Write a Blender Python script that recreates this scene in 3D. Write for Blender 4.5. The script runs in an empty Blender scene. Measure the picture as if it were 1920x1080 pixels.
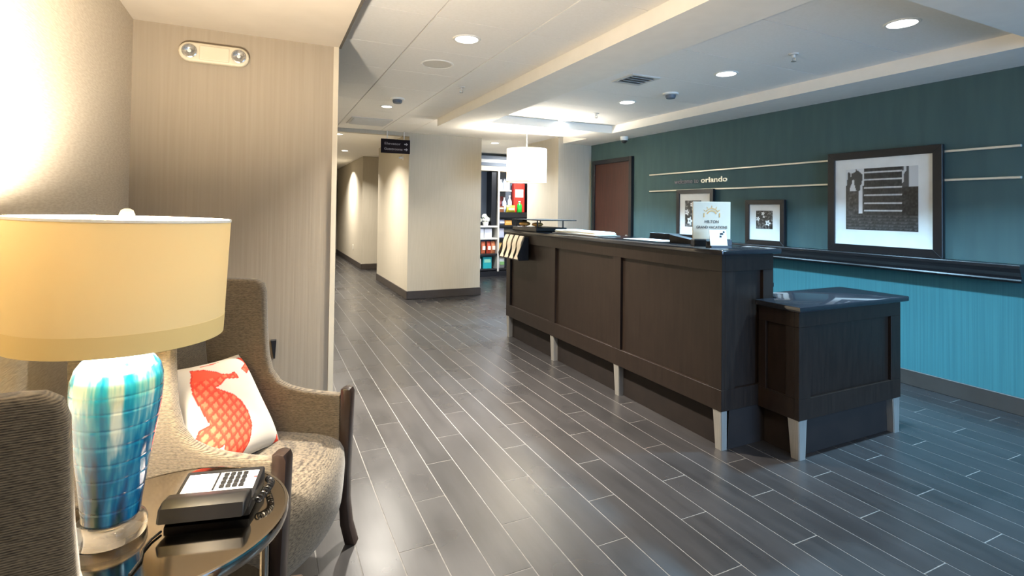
import bpy, bmesh, math, random
from mathutils import Vector, Matrix
random.seed(7)
S = bpy.context.scene
C = S.collection
PI = math.pi

# ------------------------------------------------------------------ camera, world, exposure
cd = bpy.data.cameras.new('camera')
cam = bpy.data.objects.new('camera', cd)
C.objects.link(cam)
cd.sensor_width = 36.0
cd.lens = 975.026 / 1920 * 36.0
cd.shift_y = -(540 - 374.651) / 1920
cd.clip_start = 0.02
yaw, pit, rol = math.radians(25.389), math.radians(1.028), math.radians(-0.697)
F = Vector((math.sin(yaw), math.cos(yaw), 0)); R = Vector((math.cos(yaw), -math.sin(yaw), 0)); U = Vector((0, 0, 1))
F2 = math.cos(pit) * F + math.sin(pit) * U
U0 = -math.sin(pit) * F + math.cos(pit) * U
CR = math.cos(rol) * R - math.sin(rol) * U0
CU = math.sin(rol) * R + math.cos(rol) * U0
m = Matrix((CR, CU, -F2)).transposed().to_4x4()
m.translation = (0, 0, 1.4)
cam.matrix_world = m
S.camera = cam
W = bpy.data.worlds.new('world'); S.world = W; W.use_nodes = True
W.node_tree.nodes['Background'].inputs[0].default_value = (0.45, 0.65, 1.0, 1)
W.node_tree.nodes['Background'].inputs[1].default_value = 1.0
S.view_settings.view_transform = 'Standard'
S.view_settings.look = 'None'
S.view_settings.gamma = 1.0
S.view_settings.use_curve_mapping = False
S.view_settings.exposure = 0.42
S.cycles.max_bounces = 10
S.cycles.diffuse_bounces = 6
S.cycles.caustics_reflective = False
S.cycles.caustics_refractive = False
S.cycles.sample_clamp_indirect = 6.0

P_MAIN, P_TRAY, P_CORR, P_SHOP, P_BACK, P_DAY, P_LAMP, P_DRUM = 140.0, 76.0, 78.0, 42.0, 54.0, 80.0, 165.0, 115.0
WARM = (1.0, 0.93, 0.82); COOL = (0.92, 0.96, 1.0); TRAY = (0.40, 0.72, 1.0); DAY = (0.30, 0.58, 1.0)

# ------------------------------------------------------------------ materials
def lin(c):
    return tuple(((v / 255) / 12.92 if v / 255 <= 0.04045 else ((v / 255 + 0.055) / 1.055) ** 2.4) for v in c)

def nt(mt):
    return mt.node_tree.nodes, mt.node_tree.links

def mat(name, rgb, rough=0.6, metal=0.0, spec=0.5, var=None, scale=(1, 1, 1), nscale=20, bump=0.0, coat=0.0, emit=None, detail=4.0, coord='Object'):
    """Principled material; var = second sRGB colour mixed in by a stretched noise, bump from the same noise."""
    mt = bpy.data.materials.new(name); mt.use_nodes = True
    N, L = nt(mt); b = N['Principled BSDF']
    b.inputs['Base Color'].default_value = (*lin(rgb), 1)
    b.inputs['Roughness'].default_value = rough
    b.inputs['Metallic'].default_value = metal
    b.inputs['Specular IOR Level'].default_value = spec
    b.inputs['Coat Weight'].default_value = coat
    b.inputs['Coat Roughness'].default_value = 0.08
    if emit:
        b.inputs['Emission Color'].default_value = (*emit[0], 1); b.inputs['Emission Strength'].default_value = emit[1]
    if var or bump:
        tc = N.new('ShaderNodeTexCoord'); mp = N.new('ShaderNodeMapping'); mp.inputs['Scale'].default_value = scale
        if coord == 'Position':
            g = N.new('ShaderNodeNewGeometry'); L.new(g.outputs['Position'], mp.inputs[0])
        else:
            L.new(tc.outputs[coord], mp.inputs[0])
        no = N.new('ShaderNodeTexNoise'); no.inputs['Scale'].default_value = nscale; no.inputs['Detail'].default_value = detail
        L.new(mp.outputs[0], no.inputs['Vector'])
        if var:
            rp = N.new('ShaderNodeValToRGB')
            rp.color_ramp.elements[0].position = 0.36; rp.color_ramp.elements[1].position = 0.64
            rp.color_ramp.elements[0].color = (*lin(rgb), 1); rp.color_ramp.elements[1].color = (*lin(var), 1)
            L.new(no.outputs['Fac'], rp.inputs[0]); L.new(rp.outputs[0], b.inputs['Base Color'])
        if bump:
            bp = N.new('ShaderNodeBump'); bp.inputs['Strength'].default_value = bump; bp.inputs['Distance'].default_value = 0.004
            L.new(no.outputs['Fac'], bp.inputs['Height']); L.new(bp.outputs[0], b.inputs['Normal'])
    return mt

def emis(name, rgb, k):
    mt = bpy.data.materials.new(name); mt.use_nodes = True
    N, L = nt(mt); N.remove(N['Principled BSDF'])
    e = N.new('ShaderNodeEmission'); e.inputs[0].default_value = (*rgb, 1); e.inputs[1].default_value = k
    L.new(e.outputs[0], N['Material Output'].inputs[0])
    return mt

def colattr_mat(name, rough=0.6, coat=0.0):
    """Flat print: colour read from the mesh's colour attribute."""
    mt = mat(name, (128, 128, 128), rough, coat=coat)
    N, L = nt(mt); a = N.new('ShaderNodeVertexColor'); a.layer_name = 'print'
    L.new(a.outputs[0], N['Principled BSDF'].inputs['Base Color'])
    return mt

def floor_mat():
    mt = mat('floor_tile', (88, 82, 80), 0.34, spec=0.45)
    N, L = nt(mt); b = N['Principled BSDF']
    g = N.new('ShaderNodeNewGeometry'); oi = N.new('ShaderNodeObjectInfo')
    ad = N.new('ShaderNodeMath'); ad.operation = 'ADD'; L.new(g.outputs['Random Per Island'], ad.inputs[0]); L.new(oi.outputs['Random'], ad.inputs[1])
    fr = N.new('ShaderNodeMath'); fr.operation = 'FRACT'; L.new(ad.outputs[0], fr.inputs[0])
    mp = N.new('ShaderNodeMapping'); mp.inputs['Scale'].default_value = (9, 1.2, 1); L.new(g.outputs['Position'], mp.inputs[0])
    no = N.new('ShaderNodeTexNoise'); no.inputs['Scale'].default_value = 1.6; no.inputs['Detail'].default_value = 7; no.inputs['Roughness'].default_value = 0.65
    L.new(mp.outputs[0], no.inputs['Vector'])
    n2 = N.new('ShaderNodeTexNoise'); n2.inputs['Scale'].default_value = 2.3; n2.inputs['Detail'].default_value = 3; L.new(g.outputs['Position'], n2.inputs['Vector'])
    mx = N.new('ShaderNodeMath'); mx.operation = 'MULTIPLY_ADD'; L.new(fr.outputs[0], mx.inputs[0]); mx.inputs[1].default_value = 0.22; L.new(no.outputs['Fac'], mx.inputs[2])
    m2 = N.new('ShaderNodeMath'); m2.operation = 'MULTIPLY_ADD'; L.new(n2.outputs['Fac'], m2.inputs[0]); m2.inputs[1].default_value = 0.35; L.new(mx.outputs[0], m2.inputs[2])
    rp = N.new('ShaderNodeValToRGB'); e = rp.color_ramp.elements
    e[0].position = 0.35; e[0].color = (*lin((23, 22, 22)), 1); e[1].position = 1.05; e[1].color = (*lin((44, 42, 42)), 1)
    L.new(m2.outputs[0], rp.inputs[0]); L.new(rp.outputs[0], b.inputs['Base Color'])
    bp = N.new('ShaderNodeBump'); bp.inputs['Strength'].default_value = 0.12; bp.inputs['Distance'].default_value = 0.003
    L.new(no.outputs['Fac'], bp.inputs['Height']); L.new(bp.outputs[0], b.inputs['Normal'])
    rr = N.new('ShaderNodeMapRange'); rr.inputs['To Min'].default_value = 0.2; rr.inputs['To Max'].default_value = 0.38
    L.new(n2.outputs['Fac'], rr.inputs[0]); L.new(rr.outputs[0], b.inputs['Roughness'])
    return mt

def glaze_mat():
    mt = mat('lamp_glaze', (20, 120, 150), 0.12, coat=0.6)
    N, L = nt(mt); b = N['Principled BSDF']
    tc = N.new('ShaderNodeTexCoord'); mp = N.new('ShaderNodeMapping'); mp.inputs['Scale'].default_value = (30, 30, 3.2); L.new(tc.outputs['Object'], mp.inputs[0])
    no = N.new('ShaderNodeTexNoise'); no.inputs['Scale'].default_value = 1.0; no.inputs['Detail'].default_value = 3; L.new(mp.outputs[0], no.inputs['Vector'])
    sp = N.new('ShaderNodeSeparateXYZ'); L.new(tc.outputs['Object'], sp.inputs[0])
    zr = N.new('ShaderNodeMapRange'); zr.inputs['From Min'].default_value = 0.04; zr.inputs['From Max'].default_value = 0.45; zr.inputs['To Min'].default_value = -0.10; zr.inputs['To Max'].default_value = 0.17  # paler towards the top: bulb light put into the glaze colour
    L.new(sp.outputs['Z'], zr.inputs[0])
    ad = N.new('ShaderNodeMath'); L.new(no.outputs['Fac'], ad.inputs[0]); L.new(zr.outputs[0], ad.inputs[1])
    rp = N.new('ShaderNodeValToRGB'); e = rp.color_ramp.elements
    e[0].position = 0.30; e[0].color = (*lin((26, 58, 62)), 1)
    e[1].position = 0.74; e[1].color = (*lin((204, 224, 226)), 1)
    for p, c in ((0.38, (14, 56, 92)), (0.46, (8, 80, 132)), (0.535, (16, 106, 156)), (0.60, (56, 136, 176)), (0.66, (134, 178, 200))):
        q = e.new(p); q.color = (*lin(c), 1)
    L.new(ad.outputs[0], rp.inputs[0]); L.new(rp.outputs[0], b.inputs['Base Color'])
    return mt

def tweed_mat(rib=0.42, nm='tweed'):
    mt = mat(nm, (120, 106, 86), 0.9, spec=0.2)
    N, L = nt(mt); b = N['Principled BSDF']; b.inputs['Sheen Weight'].default_value = 0.25
    tc = N.new('ShaderNodeTexCoord')
    mp = N.new('ShaderNodeMapping'); mp.inputs['Scale'].default_value = (90, 90, 420); L.new(tc.outputs['Object'], mp.inputs[0])
    no = N.new('ShaderNodeTexNoise'); no.inputs['Scale'].default_value = 1.0; no.inputs['Detail'].default_value = 4; L.new(mp.outputs[0], no.inputs['Vector'])
    wv = N.new('ShaderNodeTexWave'); wv.bands_direction = 'Z'; wv.inputs['Scale'].default_value = 78; wv.inputs['Distortion'].default_value = 0.25; wv.inputs['Detail'].default_value = 1.0
    L.new(tc.outputs['Object'], wv.inputs['Vector'])
    mx = N.new('ShaderNodeMath'); mx.operation = 'MULTIPLY_ADD'; L.new(wv.outputs['Fac'], mx.inputs[0]); mx.inputs[1].default_value = rib; L.new(no.outputs['Fac'], mx.inputs[2])
    rp = N.new('ShaderNodeValToRGB'); e = rp.color_ramp.elements
    e[0].position = 0.38; e[0].color = (*lin((48, 41, 33)), 1); e[1].position = 0.55 + rib; e[1].color = (*lin((112, 101, 84)), 1)
    L.new(mx.outputs[0], rp.inputs[0]); L.new(rp.outputs[0], b.inputs['Base Color'])
    bp = N.new('ShaderNodeBump'); bp.inputs['Strength'].default_value = 0.5; bp.inputs['Distance'].default_value = 0.002
    L.new(mx.outputs[0], bp.inputs['Height']); L.new(bp.outputs[0], b.inputs['Normal'])
    return mt

def shade_mat(name, rgb, trans):
    mt = bpy.data.materials.new(name); mt.use_nodes = True
    N, L = nt(mt); b = N['Principled BSDF']; b.inputs['Base Color'].default_value = (*lin(rgb), 1); b.inputs['Roughness'].default_value = 0.85
    t = N.new('ShaderNodeBsdfTranslucent'); t.inputs[0].default_value = (*lin(rgb), 1)
    x = N.new('ShaderNodeMixShader'); x.inputs[0].default_value = trans
    L.new(b.outputs[0], x.inputs[1]); L.new(t.outputs[0], x.inputs[2]); L.new(x.outputs[0], N['Material Output'].inputs[0])
    return mt

def wallpaper(name, a, c, scale, nscale=1.0, bump=0.15, rough=0.8):
    return mat(name, a, rough, spec=0.25, var=c, scale=scale, nscale=nscale, bump=bump, coord='Position', detail=2)

M = {
 'cream': wallpaper('cream_wallpaper', (176, 168, 152), (180, 172, 156), (60, 60, 3)),
 'beige': wallpaper('beige_wallpaper', (158, 145, 126), (163, 150, 131), (70, 70, 1.5)),
 'weave': wallpaper('woven_wallpaper', (200, 187, 167), (212, 201, 182), (40, 26, 170), bump=0.3),
 'teal': wallpaper('teal_paint', (68, 90, 91), (72, 95, 95), (14, 14, 2), bump=0.05),
 'wains': wallpaper('turquoise_ribbed_wallpaper', (48, 95, 100), (54, 103, 107), (80, 80, 1.0), bump=0.25),
 'ceil': mat('ceiling_panel', (242, 238, 231), 0.9, spec=0.2, var=(239, 235, 227), nscale=60),
 'soffit': mat('soffit_paint', (240, 235, 225), 0.9, spec=0.2, var=(237, 232, 222), nscale=9),
 'ceildark': mat('ceiling_joint', (84, 80, 74), 0.9),
 'bulk': mat('bulkhead_paint', (216, 205, 188), 0.9, spec=0.2, var=(212, 201, 184), nscale=5),
 'base': mat('baseboard_paint', (52, 45, 40), 0.5, var=(57, 50, 45), nscale=8),
 'grout': mat('grout', (96, 93, 89), 0.8, var=(80, 78, 75), nscale=30),
 'floor': floor_mat(),
 'wood': mat('espresso_wood', (25, 18, 14), 0.36, spec=0.28, var=(32, 24, 19), scale=(9, 9, 0.8), nscale=6, bump=0.03, coord='Position'),
 'plinth': mat('dark_plinth', (22, 17, 15), 0.7, spec=0.2, var=(27, 21, 18), nscale=8),
 'granite': mat('black_granite', (24, 25, 28), 0.07, spec=0.6, var=(34, 35, 39), nscale=180),
 'steel': mat('brushed_steel', (196, 192, 184), 0.36, metal=0.85, var=(182, 178, 170), scale=(40, 40, 1), nscale=6),
 'rail': mat('champagne_metal', (226, 220, 204), 0.35, metal=0.5, var=(218, 212, 196), scale=(40, 1, 40), nscale=5),
 'chrome': mat('chrome', (190, 184, 174), 0.12, metal=1.0, var=(182, 176, 166), nscale=4),
 'mirror': mat('polished_table_metal', (186, 176, 160), 0.09, metal=1.0, var=(179, 169, 153), nscale=5),
 'black': mat('black_lacquer', (20, 19, 21), 0.35, var=(25, 24, 26), nscale=12),
 'plastic': mat('black_plastic', (15, 15, 17), 0.42, spec=0.35, var=(19, 19, 21), nscale=25),
 'legwood': mat('dark_leg_wood', (38, 29, 25), 0.28, var=(47, 36, 31), scale=(8, 8, 1), nscale=8, coat=0.3),
 'doorwood': mat('brown_door_wood', (72, 39, 26), 0.5, var=(62, 33, 22), scale=(10, 10, 0.7), nscale=5, coord='Position'),
 'darkdoor': mat('dark_door', (34, 30, 30), 0.5, var=(40, 35, 34), nscale=6),
 'white': mat('white_plastic', (232, 229, 220), 0.45, var=(228, 225, 216), nscale=10),
 'paper': mat('white_paper', (236, 234, 228), 0.7, var=(230, 228, 221), nscale=8),
 'cream_p': mat('cream_card', (206, 194, 170), 0.6, var=(201, 189, 165), nscale=6),
 'housing': mat('ivory_housing', (216, 204, 178), 0.5, var=(211, 199, 173), nscale=6),
 'lens': mat('lamp_reflector', (206, 204, 198), 0.15, metal=0.7, var=(160, 158, 154), nscale=70),
 'tweed': tweed_mat(), 'seatweave': tweed_mat(0.12, 'seat_weave'),
 'shade': shade_mat('lamp_shade_linen', (240, 220, 166), 0.035),
 'shadeband': shade_mat('lamp_shade_hem', (232, 208, 146), 0.026),
 'drum': shade_mat('drum_fabric', (245, 240, 230), 0.6),
 'glaze': glaze_mat(),
 'pillow': colattr_mat('pillow_print', 0.85),
 'photo': colattr_mat('photo_print', 0.35, 0.3),
 'lit': emis('downlight_glow', (1.0, 0.97, 0.92), 9.0),
 'litcool': emis('downlight_cool_glow', (0.95, 0.98, 1.0), 9.0),
 'bulb': emis('bulb_glow', (1.0, 0.86, 0.62), 14.0),
 'vent': mat('vent_metal', (206, 203, 196), 0.5, var=(200, 197, 190), nscale=8),
 'ventdark': mat('vent_throat', (92, 90, 86), 0.8, var=(86, 84, 80), nscale=8),
 'grey': mat('grey_panel', (96, 104, 114), 0.5, var=(90, 98, 108), nscale=4),
 'ink': mat('printed_ink', (84, 78, 72), 0.7, var=(90, 84, 78), nscale=8),
 'gold': mat('gold_ink', (196, 146, 74), 0.6, var=(208, 164, 96), nscale=8),
 'signtext': mat('sign_lettering', (150, 144, 144), 0.5, var=(144, 138, 138), nscale=8),
 'signback': mat('sign_plate', (28, 20, 22), 0.8, spec=0.15, var=(32, 24, 26), nscale=8),
}
g = mat('clear_acrylic', (250, 250, 248), 0.03, var=None); gb = g.node_tree.nodes['Principled BSDF']
gb.inputs['Transmission Weight'].default_value = 0.92; gb.inputs['IOR'].default_value = 1.45
M['acrylic'] = g
_cm = {}
def colour(rgb, rough=0.45):
    if rgb not in _cm:
        _cm[rgb] = mat('pack_%d_%d_%d' % rgb, rgb, rough, var=tuple(max(0, v - 8) for v in rgb), nscale=14)
    return _cm[rgb]

# ------------------------------------------------------------------ mesh helpers
def B(): return bmesh.new()

def box(bm, x0, x1, y0, y1, z0, z1, bev=0.0, seg=2):
    t = bmesh.new()
    bmesh.ops.create_cube(t, size=1.0)
    bmesh.ops.transform(t, matrix=Matrix.Translation(((x0 + x1) / 2, (y0 + y1) / 2, (z0 + z1) / 2)) @ Matrix.Diagonal((x1 - x0, y1 - y0, z1 - z0, 1)), verts=t.verts)
    if bev: bmesh.ops.bevel(t, geom=list(t.edges), offset=bev, segments=seg, profile=0.5, affect='EDGES')
    merge(bm, t); return bm

def merge(bm, t):
    me = bpy.data.meshes.new('tmp'); t.to_mesh(me); t.free(); bm.from_mesh(me); bpy.data.meshes.remove(me)

def prism(bm, pts, a, b, axis='x', bev=0.0, seg=3, flip=False):
    """Extrude polygon pts between a and b along an axis. pts are (y,z) for x, (x,z) for y, (x,y) for z."""
    t = bmesh.new()
    def mk(p, q):
        return {'x': (q, p[0], p[1]), 'y': (p[0], q, p[1]), 'z': (p[0], p[1], q)}[axis]
    v0 = [t.verts.new(mk(p, a)) for p in pts]; v1 = [t.verts.new(mk(p, b)) for p in pts]
    f0 = t.faces.new(v0); f1 = t.faces.new(v1); n = len(pts)
    for i in range(n): t.faces.new((v0[i], v0[(i + 1) % n], v1[(i + 1) % n], v1[i]))
    bmesh.ops.recalc_face_normals(t, faces=t.faces)
    if bev: bmesh.ops.bevel(t, geom=list(f0.edges) + list(f1.edges), offset=bev, segments=seg, profile=0.5, affect='EDGES')
    merge(bm, t); return bm

def lathe(bm, prof, n=32, cx=0, cy=0):
    """Revolve (r,z) profile about a vertical axis; r=0 ends close it."""
    rings = []
    for r, z in prof:
        if r < 1e-6: rings.append([bm.verts.new((cx, cy, z))])
        else: rings.append([bm.verts.new((cx + r * math.cos(2 * PI * k / n), cy + r * math.sin(2 * PI * k / n), z)) for k in range(n)])
    for A, Bq in zip(rings, rings[1:]):
        for k in range(n):
            q = [A[k % len(A)], A[(k + 1) % n % len(A)], Bq[(k + 1) % n % len(Bq)], Bq[k % len(Bq)]]
            q = list(dict.fromkeys(q))
            if len(q) > 2:
                try: bm.faces.new(q)
                except ValueError: pass
    bmesh.ops.recalc_face_normals(bm, faces=bm.faces)
    return bm

def tube(bm, pts, r, n=8):
    pts = [Vector(p) for p in pts]; rings = []
    for i, p in enumerate(pts):
        d = (pts[min(i + 1, len(pts) - 1)] - pts[max(i - 1, 0)]).normalized()
        s = d.orthogonal().normalized() if i == 0 else (s - d * s.dot(d)).normalized()
        t = d.cross(s)
        rings.append([bm.verts.new(p + r * (math.cos(2 * PI * k / n) * s + math.sin(2 * PI * k / n) * t)) for k in range(n)])
    for A, Bq in zip(rings, rings[1:]):
        for k in range(n): bm.faces.new((A[k], A[(k + 1) % n], Bq[(k + 1) % n], Bq[k]))
    bm.faces.new(rings[0][::-1]); bm.faces.new(rings[-1])
    return bm

def obj(name, bm, mt, parent=None, smooth=None, loc=None):
    me = bpy.data.meshes.new(name); bm.to_mesh(me); bm.free()
    me.materials.append(M[mt] if isinstance(mt, str) else mt)
    o = bpy.data.objects.new(name, me); C.objects.link(o)
    if parent: o.parent = parent
    if loc: o.location = loc
    if smooth is not None:
        me.polygons.foreach_set('use_smooth', [True] * len(me.polygons))
        if smooth: me.set_sharp_from_angle(angle=math.radians(smooth))
    return o

def tag(o, label, cat, group=None, kind=None):
    o['label'] = label; o['category'] = cat
    if group: o['group'] = group
    if kind: o['kind'] = kind
    return o

def thing(name, label, cat, loc=(0, 0, 0), rz=0.0, group=None):
    o = bpy.data.objects.new(name, None); C.objects.link(o); o.empty_display_size = 0.1
    o.location = loc; o.rotation_euler = (0, 0, rz)
    return tag(o, label, cat, group)

def struct(name, bm, mt, parent=None):
    o = obj(name, bm, mt, parent)
    if not parent: o['kind'] = 'structure'
    return o

def copy_tree(root):
    r = root.copy(); C.objects.link(r)
    for ch in root.children:
        c = ch.copy(); C.objects.link(c); c.parent = r
        for gch in ch.children:
            d = gch.copy(); C.objects.link(d); d.parent = c
    return r

def orient(xd, yd, loc):
    x = Vector(xd).normalized(); y = Vector(yd).normalized(); z = x.cross(y)
    mm = Matrix((x, y, z)).transposed().to_4x4(); mm.translation = loc
    return mm

def text(name, body, size, mw, mt, parent=None, width=None, extrude=0.002, bold=0.0, align='LEFT'):
    cu = bpy.data.curves.new(name, 'FONT'); cu.body = body; cu.size = size; cu.extrude = extrude; cu.offset = bold; cu.align_x = align
    t = bpy.data.objects.new('tmp_text', cu); C.objects.link(t)
    me = bpy.data.meshes.new_from_object(t.evaluated_get(bpy.context.evaluated_depsgraph_get()))
    C.objects.unlink(t); bpy.data.objects.remove(t); bpy.data.curves.remove(cu)
    if width:
        xs = [v.co.x for v in me.vertices]; k = width / (max(xs) - min(xs)); me.transform(Matrix.Diagonal((k, 1, 1, 1)))
    me.materials.clear(); me.materials.append(M[mt])
    me.transform(mw)
    o = bpy.data.objects.new(name, me); C.objects.link(o)
    if parent: o.parent = parent
    return o

def lamp_area(name, loc, power, col, size, rot=(0, 0, 0), spread=180, shape='DISK', size_y=None):
    l = bpy.data.lights.new(name, 'AREA'); l.energy = power; l.color = col; l.shape = shape; l.size = size
    if size_y: l.size_y = size_y
    l.spread = math.radians(spread)
    o = bpy.data.objects.new(name, l); C.objects.link(o); o.location = loc; o.rotation_euler = rot
    return o

# ------------------------------------------------------------------ room shell
XW, XL, ZM, ZS, ZB = 4.812, -0.673, 2.555, 2.455, 2.417
T = 0.12
YB = -2.6                                   # wall behind the camera
def wallbox(name, x0, x1, y0, y1, z0, z1, mt): return struct(name, box(B(), x0, x1, y0, y1, z0, z1), mt)
H = 2.75
wallbox('wall_left', XL - T, XL, YB, 3.46, 0, H, 'weave')
wallbox('wall_alcove', XL - T, 0.403, 3.46, 3.60, 0, H, 'beige')
wallbox('wall_corridor_left', 0.28, 0.403, 3.60, 16.6, 0, H, 'cream')
wallbox('wall_corridor_end', 0.28, 2.2, 16.6, 16.72, 0, H, 'cream')
wallbox('wall_corridor_right', 1.984, 2.104, 12.07, 16.6, 0, H, 'cream')
wallbox('wall_passage_far', 2.104, 3.3, 12.07, 12.19, 0, H, 'cream')
wallbox('wall_passage_side', 3.18, 3.3, 10.27, 12.07, 0, H, 'cream')
wallbox('wall_column', 1.984, 3.18, 7.886, 10.27, 0, ZM, 'cream')
wallbox('wall_pier', 4.191, XW + T, 7.13, 8.20, 0, H, 'cream')
wallbox('wall_shop_right', 5.45, 5.57, 8.20, 10.45, 0, H, 'cream')
wallbox('wall_shop_back', 3.18, 5.57, 10.27, 10.45, 0, H, 'cream')
wt = wallbox('wall_right', XW, XW + T, YB, 7.13, 0, H, 'teal')
# unseen back wall; glazed opening on the right added for the daylight lamp
bm = B(); box(bm, XL - T, 1.9, YB - T, YB, 0, H); box(bm, 1.9, XW + T, YB - T, YB, 2.2, H); box(bm, 4.6, XW + T, YB - T, YB, 0, 2.2)
struct('wall_back', bm, 'beige')
bm = B()
for x in (1.9, 2.8, 3.7, 4.55): box(bm, x, x + 0.05, YB - 0.08, YB - 0.02, 0, 2.2)
box(bm, 1.9, 4.6, YB - 0.08, YB - 0.02, 2.15, 2.2); box(bm, 1.9, 4.6, YB - 0.08, YB - 0.02, 0, 0.06)
w1 = struct('added_window_1', bm, 'steel')  # assumed glazing out of view, added along with the daylight lamp

# turquoise ribbed panel below the ledge
obj('wainscot_panel', box(B(), XW - 0.012, XW, YB, 6.02, 0.0, 0.99), 'wains', wt)

def baseboard(name, x0, x1, y0, y1, h=0.125):
    bm = B(); box(bm, x0, x1, y0, y1, 0, h, 0.004, 1); return struct(name, bm, 'base')
b = 0.014
baseboard('baseboard_right', XW - 0.012 - b, XW - 0.012, YB, 6.02)
baseboard('baseboard_alcove', XL, 0.403 + b, 3.46 - b, 3.46)
baseboard('baseboard_left', XL, XL + b, YB, 3.44)
bm = B(); box(bm, 1.984 - b, 1.984, 7.886 - b, 10.27, 0, 0.125, 0.004, 1); box(bm, 1.984, 3.18 + b, 7.886 - b, 7.886, 0, 0.125, 0.004, 1); box(bm, 3.18, 3.18 + b, 7.886, 10.2, 0, 0.125, 0.004, 1)
struct('baseboard_column', bm, 'base')
bm = B(); box(bm, 1.984 - b, 1.984, 12.07 - b, 16.55, 0, 0.125, 0.004, 1); box(bm, 1.984, 3.17, 12.07 - b, 12.07, 0, 0.125, 0.004, 1)
struct('baseboard_corridor', bm, 'base')
bm = B(); box(bm, 4.191 - b, 4.191, 7.13, 8.2, 0, 0.125, 0.004, 1); box(bm, 4.191 - b, XW, 7.13 - b, 7.13, 0, 0.125, 0.004, 1)
struct('baseboard_pier', bm, 'base')
# corner guard on the end of the alcove wall
bm = B(); box(bm, 0.376, 0.407, 3.455, 3.46, 0.13, ZB); box(bm, 0.403, 0.407, 3.46, 3.50, 0.13, ZB)
struct('trim_1', bm, 'cream_p')

# floor: grout slab and 6 inch planks laid in a third offset
fl = struct('floor', box(B(), XL - T, 5.6, YB - 0.5, 16.7, -0.08, -0.0012), 'grout')
PW, PL, X0, Y0, GAP = 0.1525, 0.96, 0.515, 3.077, 0.0056
tb = B(); t = bmesh.new(); bmesh.ops.create_cube(t, size=1.0)
bmesh.ops.transform(t, matrix=Matrix.Translation((0, 0, -0.004)) @ Matrix.Diagonal((PW - GAP, PL - GAP, 0.008, 1)), verts=t.verts)
merge(tb, t)
tile_me = bpy.data.meshes.new('floor_tile'); tb.to_mesh(tile_me); tb.free(); tile_me.materials.append(M['floor'])
allt = []
for k in range(-9, 33):
    off = 0.332 * (k % 3)
    for j in range(-7, 15):
        cx = X0 + PW * (k + 0.5); cy = Y0 + off + PL * (j + 0.5)
        if cy < YB - 0.3 or cy > 16.3: continue
        if cy > 10.6 and cx > 3.3: continue
        if cx < 0.3 and cy > 3.8: continue
        d = cx * F.x + cy * F.y; l = cx * R.x + cy * R.y
        vis = d > 0.8 and abs(l) < 1.05 * d and d < 8.5 and not (cx > 2.9 and cy > 2.3 and cx < 3.9 and cy < 6.5) and not (l < -0.36 * d and cy > 1.9) and not (l < -0.5 * d)
        vis = vis and not (2.1 < cx < 3.2 and cy > 8.2) and not (2.5 < cx < 3.0 and cy > 2.3) and (1.4 * 975 / d + 392 < 1160)
        allt.append((d if vis else 99 + d, cx, cy))
allt.sort()
for d, cx, cy in allt[:295]:
    o = bpy.data.objects.new('floor_tile', tile_me); C.objects.link(o); o.location = (cx, cy, 0); o.parent = fl
bm = B()
for d, cx, cy in allt[295:]:
    x0, x1, y0, y1 = cx - (PW - GAP) / 2, cx + (PW - GAP) / 2, cy - (PL - GAP) / 2, cy + (PL - GAP) / 2
    box(bm, x0, x1, y0, y1, -0.008, 0)
o = obj('distant_tiles', bm, 'floor', fl); o['kind'] = 'stuff'

# ceilings
bm = B(); box(bm, XL - T, 5.6, YB - 0.2, 16.72, ZM + 0.012, ZM + 0.15)
ce = struct('ceiling', bm, 'ceildark')
def panel(x0, x1, y0, y1, g1=0.005, g2=0.0025):
    obj('ceiling_panel', box(B(), x0 + g1, x1 - g1, y0 + g2, y1 - g2, ZM, ZM + 0.012), 'ceil', ce)
ys = [-2.5] + [2.36 + 0.66 * i for i in range(-5, 9)] + [7.886]
for x0, x1 in ((0.40, 0.905), (0.905, 1.545), (1.545, 1.985)):
    for y0, y1 in zip(ys, ys[1:]): panel(x0, x1, y0, y1)
for y0, y1 in zip([1.40, 2.16, 2.82, 3.50, 4.19, 4.86, 5.5], [2.16, 2.82, 3.50, 4.19, 4.86, 5.5, 5.9]): panel(2.40, 4.30, y0, y1, 0.0015, 0.003)
panel(1.985, 5.5, 6.45, 7.886, 0, 0); panel(3.18, 5.5, 7.886, 10.3, 0, 0)
panel(0.40, 1.99, 7.886, 12.2, 0, 0); panel(0.40, 1.99, 12.2, 16.7, 0, 0); panel(1.99, 3.3, 10.27, 12.1, 0, 0)
# soffit frame with the tray cut out, dropped 10 cm
bm = B(); zt = ZM + 0.011
TX0, TX1, TY0, TY1 = 2.44, 4.274, 1.47, 5.84
box(bm, 1.985, TX0, YB, 6.45, ZS, zt); box(bm, TX1, XW, YB, 7.13, ZS, zt); box(bm, TX0, TX1, YB, TY0, ZS, zt); box(bm, TX0, TX1, TY1, 6.45, ZS, zt)
struct('ceiling_soffit', bm, 'soffit')
# bulkhead over the seating alcove, header over the corridor
struct('ceiling_bulkhead', box(B(), XL - T, 0.408, YB, 3.5, ZB, zt), 'bulk')
struct('trim_2', box(B(), 0.408, 0.422, YB, 3.47, ZB - 0.004, ZB + 0.03), 'ceildark')
struct('beam_header', box(B(), 0.403, 1.984, 7.886, 7.98, 2.50, zt), 'cream')

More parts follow.
